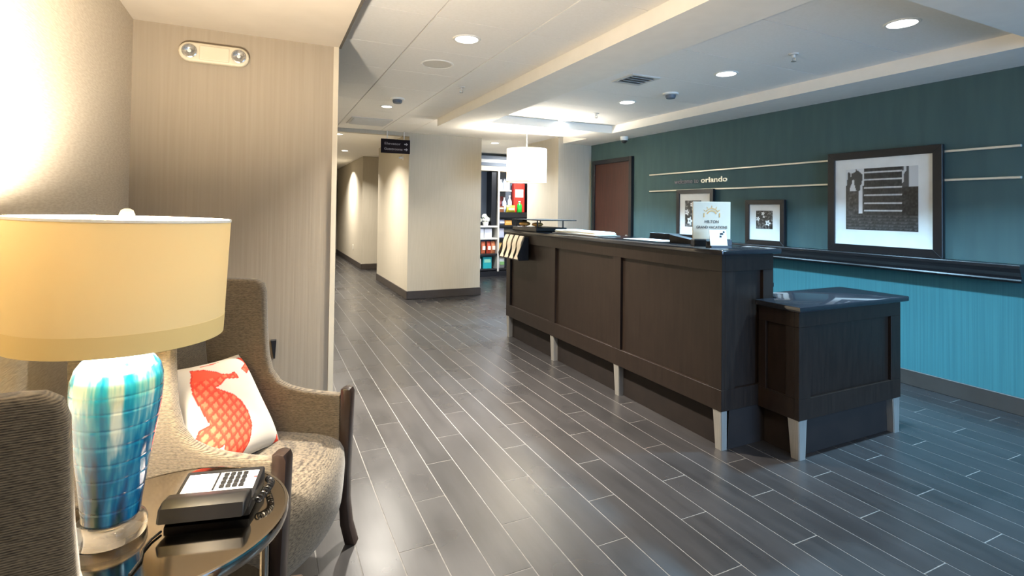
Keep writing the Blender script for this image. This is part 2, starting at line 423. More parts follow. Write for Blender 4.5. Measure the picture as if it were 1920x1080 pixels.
# doors
def door(name, leafmat, axis, x, y0, y1, h, sgn):
    bm = B(); f = 0.065
    if axis == 'x':                        # in a wall of constant x
        xa, xb = sorted((x, x + sgn * 0.05))
        box(bm, xa, xb, y0, y0 + f, 0, h, 0.004, 1); box(bm, xa, xb, y1 - f, y1, 0, h, 0.004, 1); box(bm, xa, xb, y0 + f, y1 - f, h - f, h, 0.004, 1)
        d = struct(name, bm, 'black')
        xa, xb = sorted((x, x + sgn * 0.022))
        obj('door_leaf', box(B(), xa, xb, y0 + f, y1 - f, 0.005, h - f), leafmat, d)
        bm = B(); lathe(bm, [(0, 0), (0.026, 0), (0.026, 0.008), (0.011, 0.012), (0.011, 0.05), (0, 0.05)], 14); bmesh.ops.transform(bm, matrix=orient((0, 1, 0), (0, 0, 1), (0, 0, 0)) @ Matrix.Identity(4), verts=bm.verts)
        if sgn < 0: bmesh.ops.transform(bm, matrix=Matrix.Rotation(PI, 4, 'Z'), verts=bm.verts)
        hd = obj('door_handle', bm, 'steel', d, 40, (x + sgn * 0.022, y0 + f + 0.07, 1.02))
    else:
        box(bm, y0, y0 + f, x - 0.05, x, 0, h, 0.004, 1); box(bm, y1 - f, y1, x - 0.05, x, 0, h, 0.004, 1); box(bm, y0 + f, y1 - f, x - 0.05, x, h - f, h, 0.004, 1)
        d = struct(name, bm, 'black')
        obj('door_leaf', box(B(), y0 + f, y1 - f, x - 0.022, x, 0.005, h - f), leafmat, d)
        bm = B(); lathe(bm, [(0, 0), (0.026, 0), (0.026, 0.008), (0.011, 0.012), (0.011, 0.05), (0, 0.05)], 14); bmesh.ops.transform(bm, matrix=Matrix.Rotation(PI / 2, 4, 'X'), verts=bm.verts)
        obj('door_handle', bm, 'steel', d, 40, (y1 - f - 0.07, x - 0.022, 1.02))
    return d
door('door_1', 'doorwood', 'x', XW, 6.034, 7.035, 2.19, -1)
door('door_2', 'darkdoor', 'y', 16.6, 0.95, 1.955, 2.2, -1)

# ------------------------------------------------------------------ ceiling fixtures
def downlight(x, y, z, label, p, col, cool=False, r=0.075, spread=130):
    t = thing('recessed_downlight', label, 'downlight', (x, y, z), 0, 'recessed ceiling downlights')
    obj('trim_ring', lathe(B(), [(r, 0.004), (r + 0.004, -0.006), (r + 0.016, -0.006), (r + 0.022, 0.0), (r + 0.022, 0.004), (r, 0.004)], 28), 'white', t, 40)
    obj('lens', lathe(B(), [(0, -0.003), (r * 0.7, -0.003), (r, 0.0)], 28), 'litcool' if cool else 'lit', t, 40)
    l = lamp_area('downlight_bulb', (x, y, z - 0.012), p, col, 0.12, spread=spread)
    return t
downlight(1.22, 3.32, ZM, 'large bright downlight in the beige panel ceiling nearest the alcove wall', P_MAIN, WARM, spread=95)
downlight(1.232, 5.96, ZM, 'dim downlight in the beige ceiling beside the air vent', P_MAIN * 0.5, WARM, r=0.055)
downlight(1.22, 0.68, ZM, 'added fill downlight overhead, out of view, before the alcove wall', P_BACK * 0.5, WARM)  # out of view, added as fill light
downlight(1.22, -1.4, ZM, 'added fill downlight behind the camera over the walkway', P_BACK, WARM)  # unseen behind the camera, added for fill
for y, lb in ((1.82, 'largest tray ceiling downlight, above the low end cabinet'), (3.151, 'second tray downlight counted from the low end cabinet'), (4.468, 'third tray downlight counted from the low end cabinet'), (5.75, 'last tray downlight, next to the far tray edge')):
    downlight(3.465, y, ZM, lb, P_TRAY, TRAY, True, spread=104)
downlight(3.38, 6.62, ZM, 'downlight in the flat ceiling beyond the tray, above the drum pendant', P_SHOP * 0.4, COOL, True, 0.062)
downlight(3.62, 8.35, ZM, 'downlight over the snack shelves beyond the column wall', P_SHOP, COOL, True, 0.065)
lamp_area('shop_fill', (4.7, 9.2, ZM - 0.02), P_SHOP * 1.2, COOL, 0.3)  # added fill lamp without a fixture, hidden by the pier
downlight(1.03, 8.6, ZM, 'first corridor downlight past the hanging sign', P_CORR, WARM, r=0.06)
downlight(1.45, 11.05, ZM, 'second corridor downlight past the hanging sign', P_CORR * 0.7, WARM, r=0.06)
downlight(1.45, 13.5, ZM, 'third corridor downlight, near the dark door', P_CORR, WARM, r=0.06)
for x in (3.3, 4.4): lamp_area('entry_fill', (x, -1.2, ZS - 0.02), P_BACK * 0.6, TRAY, 0.15)  # unseen fill lamps added behind the camera, no fixtures
# added area light for assumed daylight through the unseen entrance
lamp_area('added_daylight', (3.25, YB - 0.4, 1.1), P_DAY, DAY, 2.6, (math.radians(80), 0, math.radians(-6)), 75, 'RECTANGLE', 2.1)

def vent(x, y, w, l, label, n, slot):
    t = thing('ceiling_vent', label, 'vent', (x, y, ZM))
    bm = B(); f = 0.03
    box(bm, -w / 2, -w / 2 + f, -l / 2, l / 2, -0.008, 0); box(bm, w / 2 - f, w / 2, -l / 2, l / 2, -0.008, 0)
    box(bm, -w / 2 + f, w / 2 - f, -l / 2, -l / 2 + f, -0.008, 0); box(bm, -w / 2 + f, w / 2 - f, l / 2 - f, l / 2, -0.008, 0)
    obj('frame', bm, 'vent', t)
    obj('throat', box(B(), -w / 2 + f, w / 2 - f, -l / 2 + f, l / 2 - f, -0.002, 0), 'ventdark', t)
    for i in range(n):
        y0 = -l / 2 + f + (l - 2 * f) * (i + 0.5) / n
        bm = B(); box(bm, -w / 2 + f, w / 2 - f, -slot, slot, -0.001, 0.001)
        bmesh.ops.rotate(bm, cent=(0, 0, 0), matrix=Matrix.Rotation(-0.35 if slot > 0.03 else 0.6, 3, 'X'), verts=bm.verts); bmesh.ops.translate(bm, vec=(0, y0, -0.014 if slot > 0.03 else -0.009), verts=bm.verts)
        obj('slat', bm, 'vent', t)
vent(1.24, 7.1, 0.52, 0.52, 'rectangular return air vent at the far end of the beige ceiling', 5, 0.03001)
vent(2.93, 3.66, 0.30, 0.30, 'square air vent in the bluish tray ceiling', 4, 0.014)
def detector(x, y, label):
    t = thing('smoke_detector', label, 'smoke detector', (x, y, ZM))
    obj('mount', lathe(B(), [(0, 0), (0.075, 0), (0.075, -0.012), (0.068, -0.018), (0, -0.018)], 24), 'white', t, 40)
    obj('sensor_head', lathe(B(), [(0, -0.018), (0.05, -0.018), (0.05, -0.034), (0.042, -0.052), (0, -0.056)], 24), 'grey', t, 40)
detector(1.242, 5.47, 'smoke detector in the beige ceiling near the return vent')
detector(3.574, 3.93, 'smoke detector in the tray ceiling between two downlights')
def sprinkler(x, y, label):
    t = thing('fire_sprinkler', label, 'sprinkler', (x, y, ZM))
    obj('escutcheon', lathe(B(), [(0, 0), (0.035, 0), (0.03, -0.008), (0.012, -0.01), (0.012, -0.03), (0, -0.03)], 18), 'vent', t, 40)
    bm = B(); tube(bm, [(-0.012, 0, -0.028), (-0.016, 0, -0.045), (0, 0, -0.055)], 0.003, 6); tube(bm, [(0.012, 0, -0.028), (0.016, 0, -0.045), (0, 0, -0.055)], 0.003, 6)
    obj('yoke', bm, 'steel', t)
    obj('deflector', lathe(B(), [(0, -0.054), (0.018, -0.054), (0.018, -0.057), (0, -0.057)], 14), 'steel', t)
sprinkler(1.663, 4.656, 'small sprinkler head in the beige ceiling beside the soffit edge')
sprinkler(3.453, 2.527, 'sprinkler head in the tray ceiling nearest the low end cabinet')
sprinkler(3.545, 5.157, 'small sprinkler head at the far end of the tray ceiling')
t = thing('ceiling_speaker', 'flush round speaker grille in the beige ceiling', 'speaker', (1.227, 4.014, ZM))
obj('rim', lathe(B(), [(0.115, 0.002), (0.118, -0.005), (0.13, -0.004), (0.133, 0.002), (0.115, 0.002)], 32), 'ceil', t, 40)
obj('grille', lathe(B(), [(0, -0.002), (0.115, -0.002), (0.115, 0)], 32), mat('speaker_mesh', (218, 212, 200), 0.85, var=(208, 202, 190), nscale=300), t)
t = thing('dome_camera', 'white dome security camera under the soffit by the teal wall', 'camera', (4.62, 6.02, ZS))
obj('housing', lathe(B(), [(0, 0), (0.055, 0), (0.055, -0.045), (0.048, -0.055), (0, -0.055)], 24), 'white', t, 40)
obj('dome', lathe(B(), [(0.045, -0.054), (0.040, -0.075), (0.025, -0.09), (0, -0.095)], 24), 'black', t, 60)
t = thing('drum_pendant', 'glowing white drum pendant hanging beyond the reception desk', 'pendant lamp', (3.125, 6.145, 0))
obj('shade', lathe(B(), [(0.265, 1.757), (0.265, 2.196), (0.262, 2.196), (0.262, 1.757), (0.265, 1.757)], 48), 'drum', t, 40)
obj('diffuser', lathe(B(), [(0, 1.766), (0.262, 1.766), (0.262, 1.770), (0, 1.770)], 40), 'drum', t, 40)
obj('cord', tube(B(), [(0, 0, 2.05), (0, 0, 2.45)], 0.006), 'white', t)
obj('canopy', lathe(B(), [(0, ZS), (0.06, ZS), (0.05, ZS - 0.02), (0, ZS - 0.024)], 24), 'white', t, 40)
obj('bulb', lathe(B(), [(0, 1.93), (0.03, 1.945), (0.04, 1.98), (0.025, 2.02), (0.015, 2.05), (0, 2.05)], 20), 'bulb', t, 60)
pl = bpy.data.lights.new('drum_bulb', 'POINT'); pl.energy = P_DRUM; pl.color = (1, 0.93, 0.82); pl.shadow_soft_size = 0.06
po = bpy.data.objects.new('drum_bulb', pl); C.objects.link(po); po.location = (3.125, 6.145, 2.11)

# ------------------------------------------------------------------ teal wall: ledge, rails, pictures, lettering, door
t = thing('picture_ledge', 'long black picture ledge along the teal wall', 'shelf', (0, 0, 0))
x0 = XW - 0.013
prof = [(XW, 1.055), (4.688, 1.055), (4.685, 1.05), (4.685, 1.03), (4.692, 1.022), (4.700, 1.0), (4.715, 0.975), (4.72, 0.958), (4.708, 0.955), (4.703, 0.946), (4.71, 0.938), (4.722, 0.935), (4.722, 0.93), (x0, 0.93), (x0, 0.992), (XW, 0.992)]
obj('moulding', prism(B(), prof, 1.735, 5.55, 'y'), 'black', t)
def rail(z, lb):
    tag(obj('wall_rail', box(B(), XW - 0.022, XW - 0.001, 1.763, 5.68, z - 0.009, z + 0.009, 0.003, 2), 'rail'), lb, 'rail', 'metal wall rails')
rail(1.892, 'upper of two pale metal rails across the teal wall'); rail(1.668, 'lower of two pale metal rails across the teal wall')

def print_grid(name, n0, n1, fn, mw, mt, parent, w, h):
    """A flat print: grid of n0 x n1 quads coloured by fn(u,v) -> linear rgb."""
    vs, fs, cs = [], [], []
    for j in range(n1 + 1):
        for i in range(n0 + 1):
            u, v = i / n0, j / n1
            vs.append(mw @ Vector(((u - 0.5) * w, (v - 0.5) * h, 0))); c = fn(u, v); cs += [*c, 1.0]
    for j in range(n1):
        for i in range(n0):
            a = j * (n0 + 1) + i; fs.append((a, a + 1, a + n0 + 2, a + n0 + 1))
    me = bpy.data.meshes.new(name); me.from_pydata(vs, [], fs)
    me.attributes.new('print', 'FLOAT_COLOR', 'POINT').data.foreach_set('color', cs)
    me.materials.append(M[mt]); o = bpy.data.objects.new(name, me); C.objects.link(o); o.parent = parent
    return o

def hsh(x, y):
    v = math.sin(x * 127.1 + y * 311.7) * 43758.5453
    return v - math.floor(v)
def vn(x, y):
    xi, yi = math.floor(x), math.floor(y); fx, fy = x - xi, y - yi; fx = fx * fx * (3 - 2 * fx); fy = fy * fy * (3 - 2 * fy)
    a = hsh(xi, yi) * (1 - fx) + hsh(xi + 1, yi) * fx; c = hsh(xi, yi + 1) * (1 - fx) + hsh(xi + 1, yi + 1) * fx
    return a * (1 - fy) + c * fy
def grey(v): v = max(0.0, min(1.0, v)) ** 2.2; return (v, v * 1.0, v * 0.98)
def stairs_photo(u, v):                     # wooden steps between posts, water in front
    n = vn(u * 40, v * 40) * 0.6 + vn(u * 90, v * 25) * 0.4
    if v < 0.24: return grey(0.16 + 0.28 * n * (0.6 + 0.4 * math.sin(v * 130 + n * 6)))
    if 0.27 < u < 0.79:
        s = (v - 0.30) / 0.125; fr = s - math.floor(s)
        return grey(0.72 + 0.15 * n if 0.0 < s < 6 and fr < 0.2 else 0.13 + 0.14 * n)
    if u < 0.27:
        if v > 0.64: return grey(0.25 if vn(u * 26, v * 9) > 0.55 else 0.85)
        if 0.19 < u < 0.25 and v > 0.27: return grey(0.88)
        return grey(0.10 + 0.28 * n)
    if v > 0.68: return grey(0.80 if vn(u * 30, v * 6) > 0.42 else 0.3)
    return grey(0.05 + 0.22 * n)
def flower_photo(cx, cy):
    def fn(u, v):
        n = vn(u * 11 + cx * 9, v * 13) * 0.6 + vn(u * 30, v * 30) * 0.4
        g_ = 0.12 + (0.45 if n > 0.58 else 0.1) * n
        for fx, fy, r in ((cx, cy, 0.17), (0.12, 0.55, 0.12), (0.42, 0.84, 0.1), (0.48, 0.66, 0.06)):
            d = math.hypot(u - fx, v - fy); a = math.atan2(v - fy, u - fx)
            if d < r * (0.78 + 0.22 * math.cos(5 * a)): g_ = 0.25 if d < r * 0.22 else 0.93
        return grey(g_)
    return fn
def picture(label, y0, y1, z0, z1, bar, m_in, fn, X=4.752, lean=0.0):
    """Frame facing -X; m_in = print rectangle (y0,y1,z0,z1)."""
    t = thing('framed_picture', label, 'picture', (X, (y0 + y1) / 2, z0), 0, 'framed photographs on the ledge')
    yc = (y0 + y1) / 2; a0, a1, h = y0 - yc, y1 - yc, z1 - z0; D = 0.035
    def bar_m(p, q):                        # mitred bar between outer corners p,q and inner corners
        bm = B(); vs = []
        for x in (0, D):
            vs.append([bm.verts.new((x, *c)) for c in (p[0], q[0], q[1], p[1])])
        bm.faces.new(vs[0]); bm.faces.new(vs[1][::-1])
        for i in range(4): bm.faces.new((vs[0][i], vs[1][i], vs[1][(i + 1) % 4], vs[0][(i + 1) % 4]))
        bmesh.ops.recalc_face_normals(bm, faces=bm.faces)
        bmesh.ops.bevel(bm, geom=[e for e in bm.edges], offset=0.002, segments=1, affect='EDGES'); return bm
    oc = [(a0, 0), (a1, 0), (a1, h), (a0, h)]; ic = [(a0 + bar, bar), (a1 - bar, bar), (a1 - bar, h - bar), (a0 + bar, h - bar)]
    for i in range(4): obj('frame_bar', bar_m((oc[i], ic[i]), (oc[(i + 1) % 4], ic[(i + 1) % 4])), 'black', t)
    obj('mat_board', box(B(), 0.014, 0.022, a0 + bar, a1 - bar, bar, h - bar), 'paper', t)
    w, hh = m_in[1] - m_in[0], m_in[3] - m_in[2]
    mw = orient((0, -1, 0), (0, 0, 1), (0.0132, (m_in[0] + m_in[1]) / 2 - yc, (m_in[2] + m_in[3]) / 2 - z0))
    print_grid('photograph', 90, 84, fn, mw, 'photo', t, w, hh)
    return t
picture('largest framed photograph on the ledge, dark steps between posts', 2.216, 3.128, 1.0552, 1.95, 0.066, (2.386, 2.966, 1.255, 1.795), stairs_photo)
picture('black framed photograph half hidden behind the cream tabletop sign', 4.507, 5.112, 1.0552, 1.67, 0.052, (4.70, 4.968, 1.21, 1.534), flower_photo(0.30, 0.22))
picture('small black framed photograph of white flowers, middle of the ledge', 3.58, 4.055, 1.0552, 1.531, 0.05, (3.72, 3.922, 1.224, 1.416), flower_photo(0.72, 0.32))
def lettering(label, body, y0, size, mt, width, bold):
    """One thing, one part per letter, along -Y on the teal wall."""
    t = thing('wall_lettering', label, 'lettering', (XW - 0.008, y0, 1.752))
    def ext(b_):
        cu = bpy.data.curves.new('x', 'FONT'); cu.body = b_; cu.size = size; o = bpy.data.objects.new('x', cu); C.objects.link(o)
        me = bpy.data.meshes.new_from_object(o.evaluated_get(bpy.context.evaluated_depsgraph_get())); xs = [v.co.x for v in me.vertices]
        C.objects.unlink(o); bpy.data.objects.remove(o); bpy.data.curves.remove(cu); bpy.data.meshes.remove(me); return min(xs), max(xs)
    k = width / ext(body)[1]
    for i, c in enumerate(body):
        if c == ' ': continue
        off = ext(body[:i + 1])[1] - ext(c)[1]
        text('letter', c, size, orient((0, -1, 0), (0, 0, 1), (0, -off * k, 0)) @ Matrix.Diagonal((k, 1, 1, 1)), mt, t, None, 0.006, bold)
lettering('thin grey lettering reading welcome to on the teal wall', 'welcome to', 5.195, 0.082, 'signtext', 0.41, 0.0)
lettering('bold pale lettering reading orlando on the teal wall', 'orlando', 4.745, 0.088, 'rail', 0.40, 0.0015)

# ------------------------------------------------------------------ reception desk
XD, DY0, DY1, ZP, ZC = 2.43, 2.234, 5.241, 0.227, 1.145
desk = thing('reception_desk', 'long dark wood reception desk with panelled front and steel feet', 'desk', (0, 0, 0))
def recess(bm_args): pass
legs_y = [2.234, 3.251, 4.232, 5.241]
# carcass behind the face frame
obj('carcass', box(B(), XD + 0.028, 2.87 - 0.028, DY0 + 0.028, DY1, ZP, ZC), 'wood', desk)
bm = B(); box(bm, XD, XD + 0.028, DY0, DY1, ZC - 0.10, ZC, 0.0015, 1); obj('top_rail', bm, 'wood', desk)
bm = B(); box(bm, XD, XD + 0.028, DY0, DY1, ZP, ZP + 0.125, 0.0015, 1); obj('bottom_rail', bm, 'wood', desk)
for y0, y1 in ((2.234, 2.334), (3.196, 3.296), (4.177, 4.277), (5.15, 5.241)):
    obj('stile', box(B(), XD, XD + 0.028, y0, y1, ZP + 0.125, ZC - 0.10, 0.0015, 1), 'wood', desk)
for y0, y1 in ((2.334, 3.196), (3.296, 4.177), (4.277, 5.15)):
    obj('front_panel', box(B(), XD + 0.022, XD + 0.028, y0, y1, ZP + 0.125, ZC - 0.10), 'wood', desk)
bm = B(); y = DY0
box(bm, XD + 0.028, 2.87, y, y + 0.028, ZC - 0.10, ZC, 0.0015, 1); box(bm, XD + 0.028, 2.87, y, y + 0.028, ZP, ZP + 0.125, 0.0015, 1)
box(bm, XD + 0.028, XD + 0.11, y, y + 0.028, ZP + 0.125, ZC - 0.10, 0.0015, 1); box(bm, 2.78, 2.87, y, y + 0.028, ZP + 0.125, ZC - 0.10, 0.0015, 1)
obj('end_frame', bm, 'wood', desk)
obj('end_panel', box(B(), XD + 0.11, 2.78, y + 0.022, y + 0.028, ZP + 0.125, ZC - 0.10), 'wood', desk)
obj('plinth', box(B(), XD + 0.05, 2.80, DY0 + 0.004, DY1 - 0.03, 0.001, ZP), 'plinth', desk)
bm = B(); box(bm, XD - 0.03, 2.905, DY0 - 0.032, DY1 + 0.02, ZC, ZC + 0.03, 0.006, 2); obj('counter_top', bm, 'granite', desk, 40)
def taper_leg(parent, x, y, h, w0, w1, sx=1):
    """Square steel foot tapering downwards; outer corner at (x,y)."""
    bm = B(); v = []
    for z, w in ((0.0, w1), (h - 0.006, w0), (h, w0)):
        ox = x + (w0 - w) * 0.25 * sx
        xs = (ox, ox + sx * w)
        v.append([bm.verts.new((a, b_, z)) for a, b_ in ((xs[0], y), (xs[1], y), (xs[1], y + w), (xs[0], y + w))])
    for A, Bq in zip(v, v[1:]):
        for i in range(4): bm.faces.new((A[i], A[(i + 1) % 4], Bq[(i + 1) % 4], Bq[i]))
    bm.faces.new(v[0][::-1]); bm.faces.new(v[-1]); bmesh.ops.recalc_face_normals(bm, faces=bm.faces)
    bmesh.ops.bevel(bm, geom=[e for e in bm.edges if abs(e.verts[0].co.z - e.verts[1].co.z) > 0.05], offset=0.004, segments=2, affect='EDGES')
    obj('leg', bm, 'steel', parent)
for i, y in enumerate(legs_y):
    taper_leg(desk, XD + 0.004, y + 0.004 if i == 0 else (y - 0.035 if i < 3 else y - 0.07), ZP, 0.066, 0.05)
obj('staff_worktop', box(B(), 2.87, 3.09, 2.40, 5.1, 0.90, 0.93, 0.003, 1), 'granite', desk)
obj('staff_cabinet', box(B(), 2.87, 3.02, 2.42, 5.05, 0.10, 0.90), 'wood', desk)

# low accessible end cabinet
cab = thing('low_cabinet', 'low dark cabinet with black stone top at the near end of the desk', 'cabinet', (0, 0, 0))
PX0, PX1, PY, ZT = 2.737, 3.719, 1.965, 0.838
yb1 = DY0 - 0.002; yb2 = 2.355
poly = [(PX0 + 0.028, PY + 0.028), (PX1 - 0.004, PY + 0.028), (PX1 - 0.004, yb2), (2.875, yb2), (2.875, yb1), (PX0 + 0.028, yb1)]
obj('carcass', prism(B(), poly, ZP - 0.005, ZT, 'z'), 'wood', cab)
zp = ZP - 0.005
bm = B()
box(bm, PX0, PX1, PY, PY + 0.028, ZT - 0.09, ZT, 0.0015, 1); box(bm, PX0, PX1, PY, PY + 0.028, zp, zp + 0.12, 0.0015, 1)
box(bm, PX0, PX0 + 0.10, PY, PY + 0.028, zp + 0.12, ZT - 0.09, 0.0015, 1); box(bm, PX1 - 0.10, PX1, PY, PY + 0.028, zp + 0.12, ZT - 0.09, 0.0015, 1)
obj('face_frame', bm, 'wood', cab)
obj('front_panel', box(B(), PX0 + 0.1, PX1 - 0.1, PY + 0.02, PY + 0.028, zp + 0.12, ZT - 0.09), 'wood', cab)
bm = B()
box(bm, PX0, PX0 + 0.028, PY + 0.028, yb1, ZT - 0.09, ZT, 0.0015, 1); box(bm, PX0, PX0 + 0.028, PY + 0.028, yb1, zp, zp + 0.12, 0.0015, 1)
box(bm, PX0, PX0 + 0.028, PY + 0.028, PY + 0.085, zp + 0.12, ZT - 0.09, 0.0015, 1); box(bm, PX0, PX0 + 0.028, yb1 - 0.05, yb1, zp + 0.12, ZT - 0.09, 0.0015, 1)
obj('side_frame', bm, 'wood', cab)
obj('side_panel', box(B(), PX0 + 0.02, PX0 + 0.028, PY + 0.085, yb1 - 0.05, zp + 0.12, ZT - 0.09), 'wood', cab)
poly = [(2.705, 1.937), (3.76, 1.937), (3.76, 2.385), (2.908, 2.385), (2.908, yb1), (2.705, yb1)]
obj('counter_top', prism(B(), poly, ZT, ZT + 0.032, 'z', 0.005, 2), 'granite', cab, 40)
obj('plinth', box(B(), PX0 + 0.05, PX1 - 0.05, PY + 0.045, yb1, 0.001, zp), 'plinth', cab)
taper_leg(cab, PX0 + 0.004, PY + 0.003, zp, 0.072, 0.055)
taper_leg(cab, PX1 - 0.004, PY + 0.003, zp, 0.072, 0.055, -1)

# ------------------------------------------------------------------ things on the desk
ZD = ZC + 0.03
def sheet(label, cx, cy, w, l, z, th, rz, mt='paper', name='magazine', group='papers on the desk', cat='magazine'):
    o = obj(name, box(B(), -w / 2, w / 2, -l / 2, l / 2, 0, th, 0.0015, 1), mt, None, None, (cx, cy, z)); o.rotation_euler = (0, 0, rz)
    return tag(o, label, cat, group)
zz = ZD + 0.0005
for i, (w, l, th, rz, c) in enumerate(((0.23, 0.74, 0.008, 0.03, 'ink'), (0.22, 0.70, 0.008, -0.04, 'paper'), (0.22, 0.64, 0.009, 0.05, 'cream_p'), (0.22, 0.66, 0.008, -0.01, 'paper'))):
    sheet(('lowest grey folder in the paper pile on the desk', 'second white magazine up in the paper pile on the desk', 'third cream magazine up in the paper pile on the desk', 'top white magazine of the paper pile on the desk')[i], 2.62 + 0.01 * i, 3.98 + 0.02 * i, w, l, zz, th, rz, c)
    zz += th + 0.0004
sheet('single white sheet lying flat on the desk between paper pile and monitor', 2.70, 3.17, 0.2, 0.42, ZD + 0.0005, 0.002, 0.06, 'paper', 'paper_sheet', 'papers on the desk', 'paper')
# cream sign in a dark stand
sg = thing('tabletop_sign', 'square cream card sign with gold emblem on the desk corner', 'sign', (2.662, 2.537, ZD), math.radians(-24))
obj('stand', box(B(), -0.125, 0.125, -0.035, 0.035, 0, 0.042, 0.004, 2), 'plastic', sg)
obj('card', box(B(), -0.125, 0.125, -0.006, 0.006, 0.043, 0.29, 0.002, 1), 'cream_p', sg)
mw0 = lambda x, z: orient((1, 0, 0), (0, 0, 1), (x, -0.0075, z))
text('lettering', 'HILTON', 0.026, mw0(0, 0.150), 'ink', sg, None, 0.0005, 0.0003, 'CENTER')
text('lettering', 'GRAND VACATIONS', 0.024, mw0(0, 0.114), 'ink', sg, 0.205, 0.0005, 0.0003, 'CENTER')
bm = B()
for r0, r1, a0, a1, cx in ((0.028, 0.036, 20, 160, 0.0), (0.044, 0.05, 30, 150, 0.0)):
    ps = [(cx + r1 * math.cos(math.radians(a)), 0.198 + r1 * math.sin(math.radians(a))) for a in range(a0, a1 + 1, 10)] + [(cx + r0 * math.cos(math.radians(a)), 0.198 + r0 * math.sin(math.radians(a))) for a in range(a1, a0 - 1, -10)]
    prism(bm, ps, -0.0075, -0.006, 'y')
for a in (35, 60, 90, 120, 145):
    ca, sa = math.cos(math.radians(a)), math.sin(math.radians(a)); r0, r1 = 0.054, 0.068
    prism(bm, [(r0 * ca - 0.004 * sa, 0.198 + r0 * sa + 0.004 * ca), (r0 * ca + 0.004 * sa, 0.198 + r0 * sa - 0.004 * ca), (r1 * ca, 0.198 + r1 * sa)], -0.0075, -0.006, 'y')
for s in (-1, 1):
    prism(bm, [(s * 0.048, 0.187), (s * 0.055, 0.187), (s * 0.055, 0.215), (s * 0.048, 0.215)], -0.0075, -0.006, 'y')
obj('emblem', bm, 'gold', sg)
ch = thing('card_holder', 'small white card display in front of the cream tabletop sign', 'card holder', (2.562, 2.376, ZD), math.radians(-20))
obj('holder', prism(B(), [(-0.03, 0), (0.045, 0), (0.045, 0.05), (0.02, 0.012), (-0.03, 0.012)], -0.066, 0.066, 'x'), 'plastic', ch)
bm = B(); box(bm, -0.058, 0.052, -0.003, 0.003, 0.013, 0.112); bmesh.ops.rotate(bm, cent=(0, 0, 0.013), matrix=Matrix.Rotation(-0.22, 3, 'X'), verts=bm.verts)
cdd = obj('card', bm, 'paper', ch)
for x, z, w in ((0.02, 0.086, 0.02), (0.036, 0.098, 0.01), (0.012, 0.07, 0.012)):
    bm = B(); box(bm, x - w / 2, x + w / 2, -0.0045, -0.003, z - 0.006, z + 0.006); bmesh.ops.rotate(bm, cent=(0, 0, 0.013), matrix=Matrix.Rotation(-0.22, 3, 'X'), verts=bm.verts)
    obj('print_mark', bm, 'plastic', ch)
cr = thing('card_terminal', 'low black card terminal left of the cream tabletop sign', 'card terminal', (2.66, 2.78, ZD), 0.3)
obj('body', prism(B(), [(-0.09, 0), (0.09, 0), (0.09, 0.06), (-0.09, 0.03)], -0.045, 0.045, 'x', 0.006, 2), 'plastic', cr, 40)
obj('key_label', box(B(), -0.02, 0.015, -0.098, -0.089, 0.008, 0.026), 'paper', cr)
mo = thing('computer_monitor', 'black monitor showing only its top edge behind the desk', 'monitor', (3.02, 3.28, 0.9305), math.radians(6))
obj('screen', box(B(), -0.02, 0.02, -0.24, 0.24, 0.06, 0.285, 0.005, 2), 'plastic', mo)
obj('stand', box(B(), -0.06, 0.04, -0.09, 0.09, 0.0, 0.012, 0.003, 1), 'plastic', mo)
obj('neck', box(B(), -0.035, -0.018, -0.03, 0.03, 0.012, 0.16), 'plastic', mo)
# far end: two tier stand with rolls
st = thing('countertop_stand', 'low black two tier stand at the far end of the desk', 'stand', (2.66, 4.88, ZD), 0)
obj('base', box(B(), -0.2, 0.16, -0.27, 0.28, 0, 0.04, 0.004, 1), 'black', st)
obj('top_plate', box(B(), -0.2, 0.22, -0.36, 0.3, 0.112, 0.12, 0.002, 1), 'plinth', st)
for x, y in ((-0.17, 0.25), (0.13, 0.25), (-0.17, -0.24), (0.13, -0.24)): obj('post', tube(B(), [(x, y, 0.04), (x, y, 0.112)], 0.007), 'black', st)
def blob(name, label, cat, x, y, z, rx, ry, rz_, mt, group):
    bm = B(); bmesh.ops.create_uvsphere(bm, u_segments=16, v_segments=10, radius=1)
    for v in bm.verts:
        v.co = Vector((v.co.x * rx, v.co.y * ry, (v.co.z * 0.5 + 0.5) ** 0.8 * 2 * rz_ + 0.003 * math.sin(9 * v.co.x + 5 * v.co.y) * (1 if v.co.z > -0.5 else 0)))
    return tag(obj(name, bm, mt, None, 60, (x, y, z)), label, cat, group)
blob('bread_roll', 'left golden roll on the black two tier stand', 'bread roll', 2.56, 5.06, ZD + 0.0405, 0.06, 0.07, 0.025, colour((226, 170, 92)), 'rolls on the stand')
blob('bread_roll', 'right golden roll on the black two tier stand', 'bread roll', 2.63, 4.90, ZD + 0.0405, 0.06, 0.07, 0.022, colour((226, 170, 92)), 'rolls on the stand')
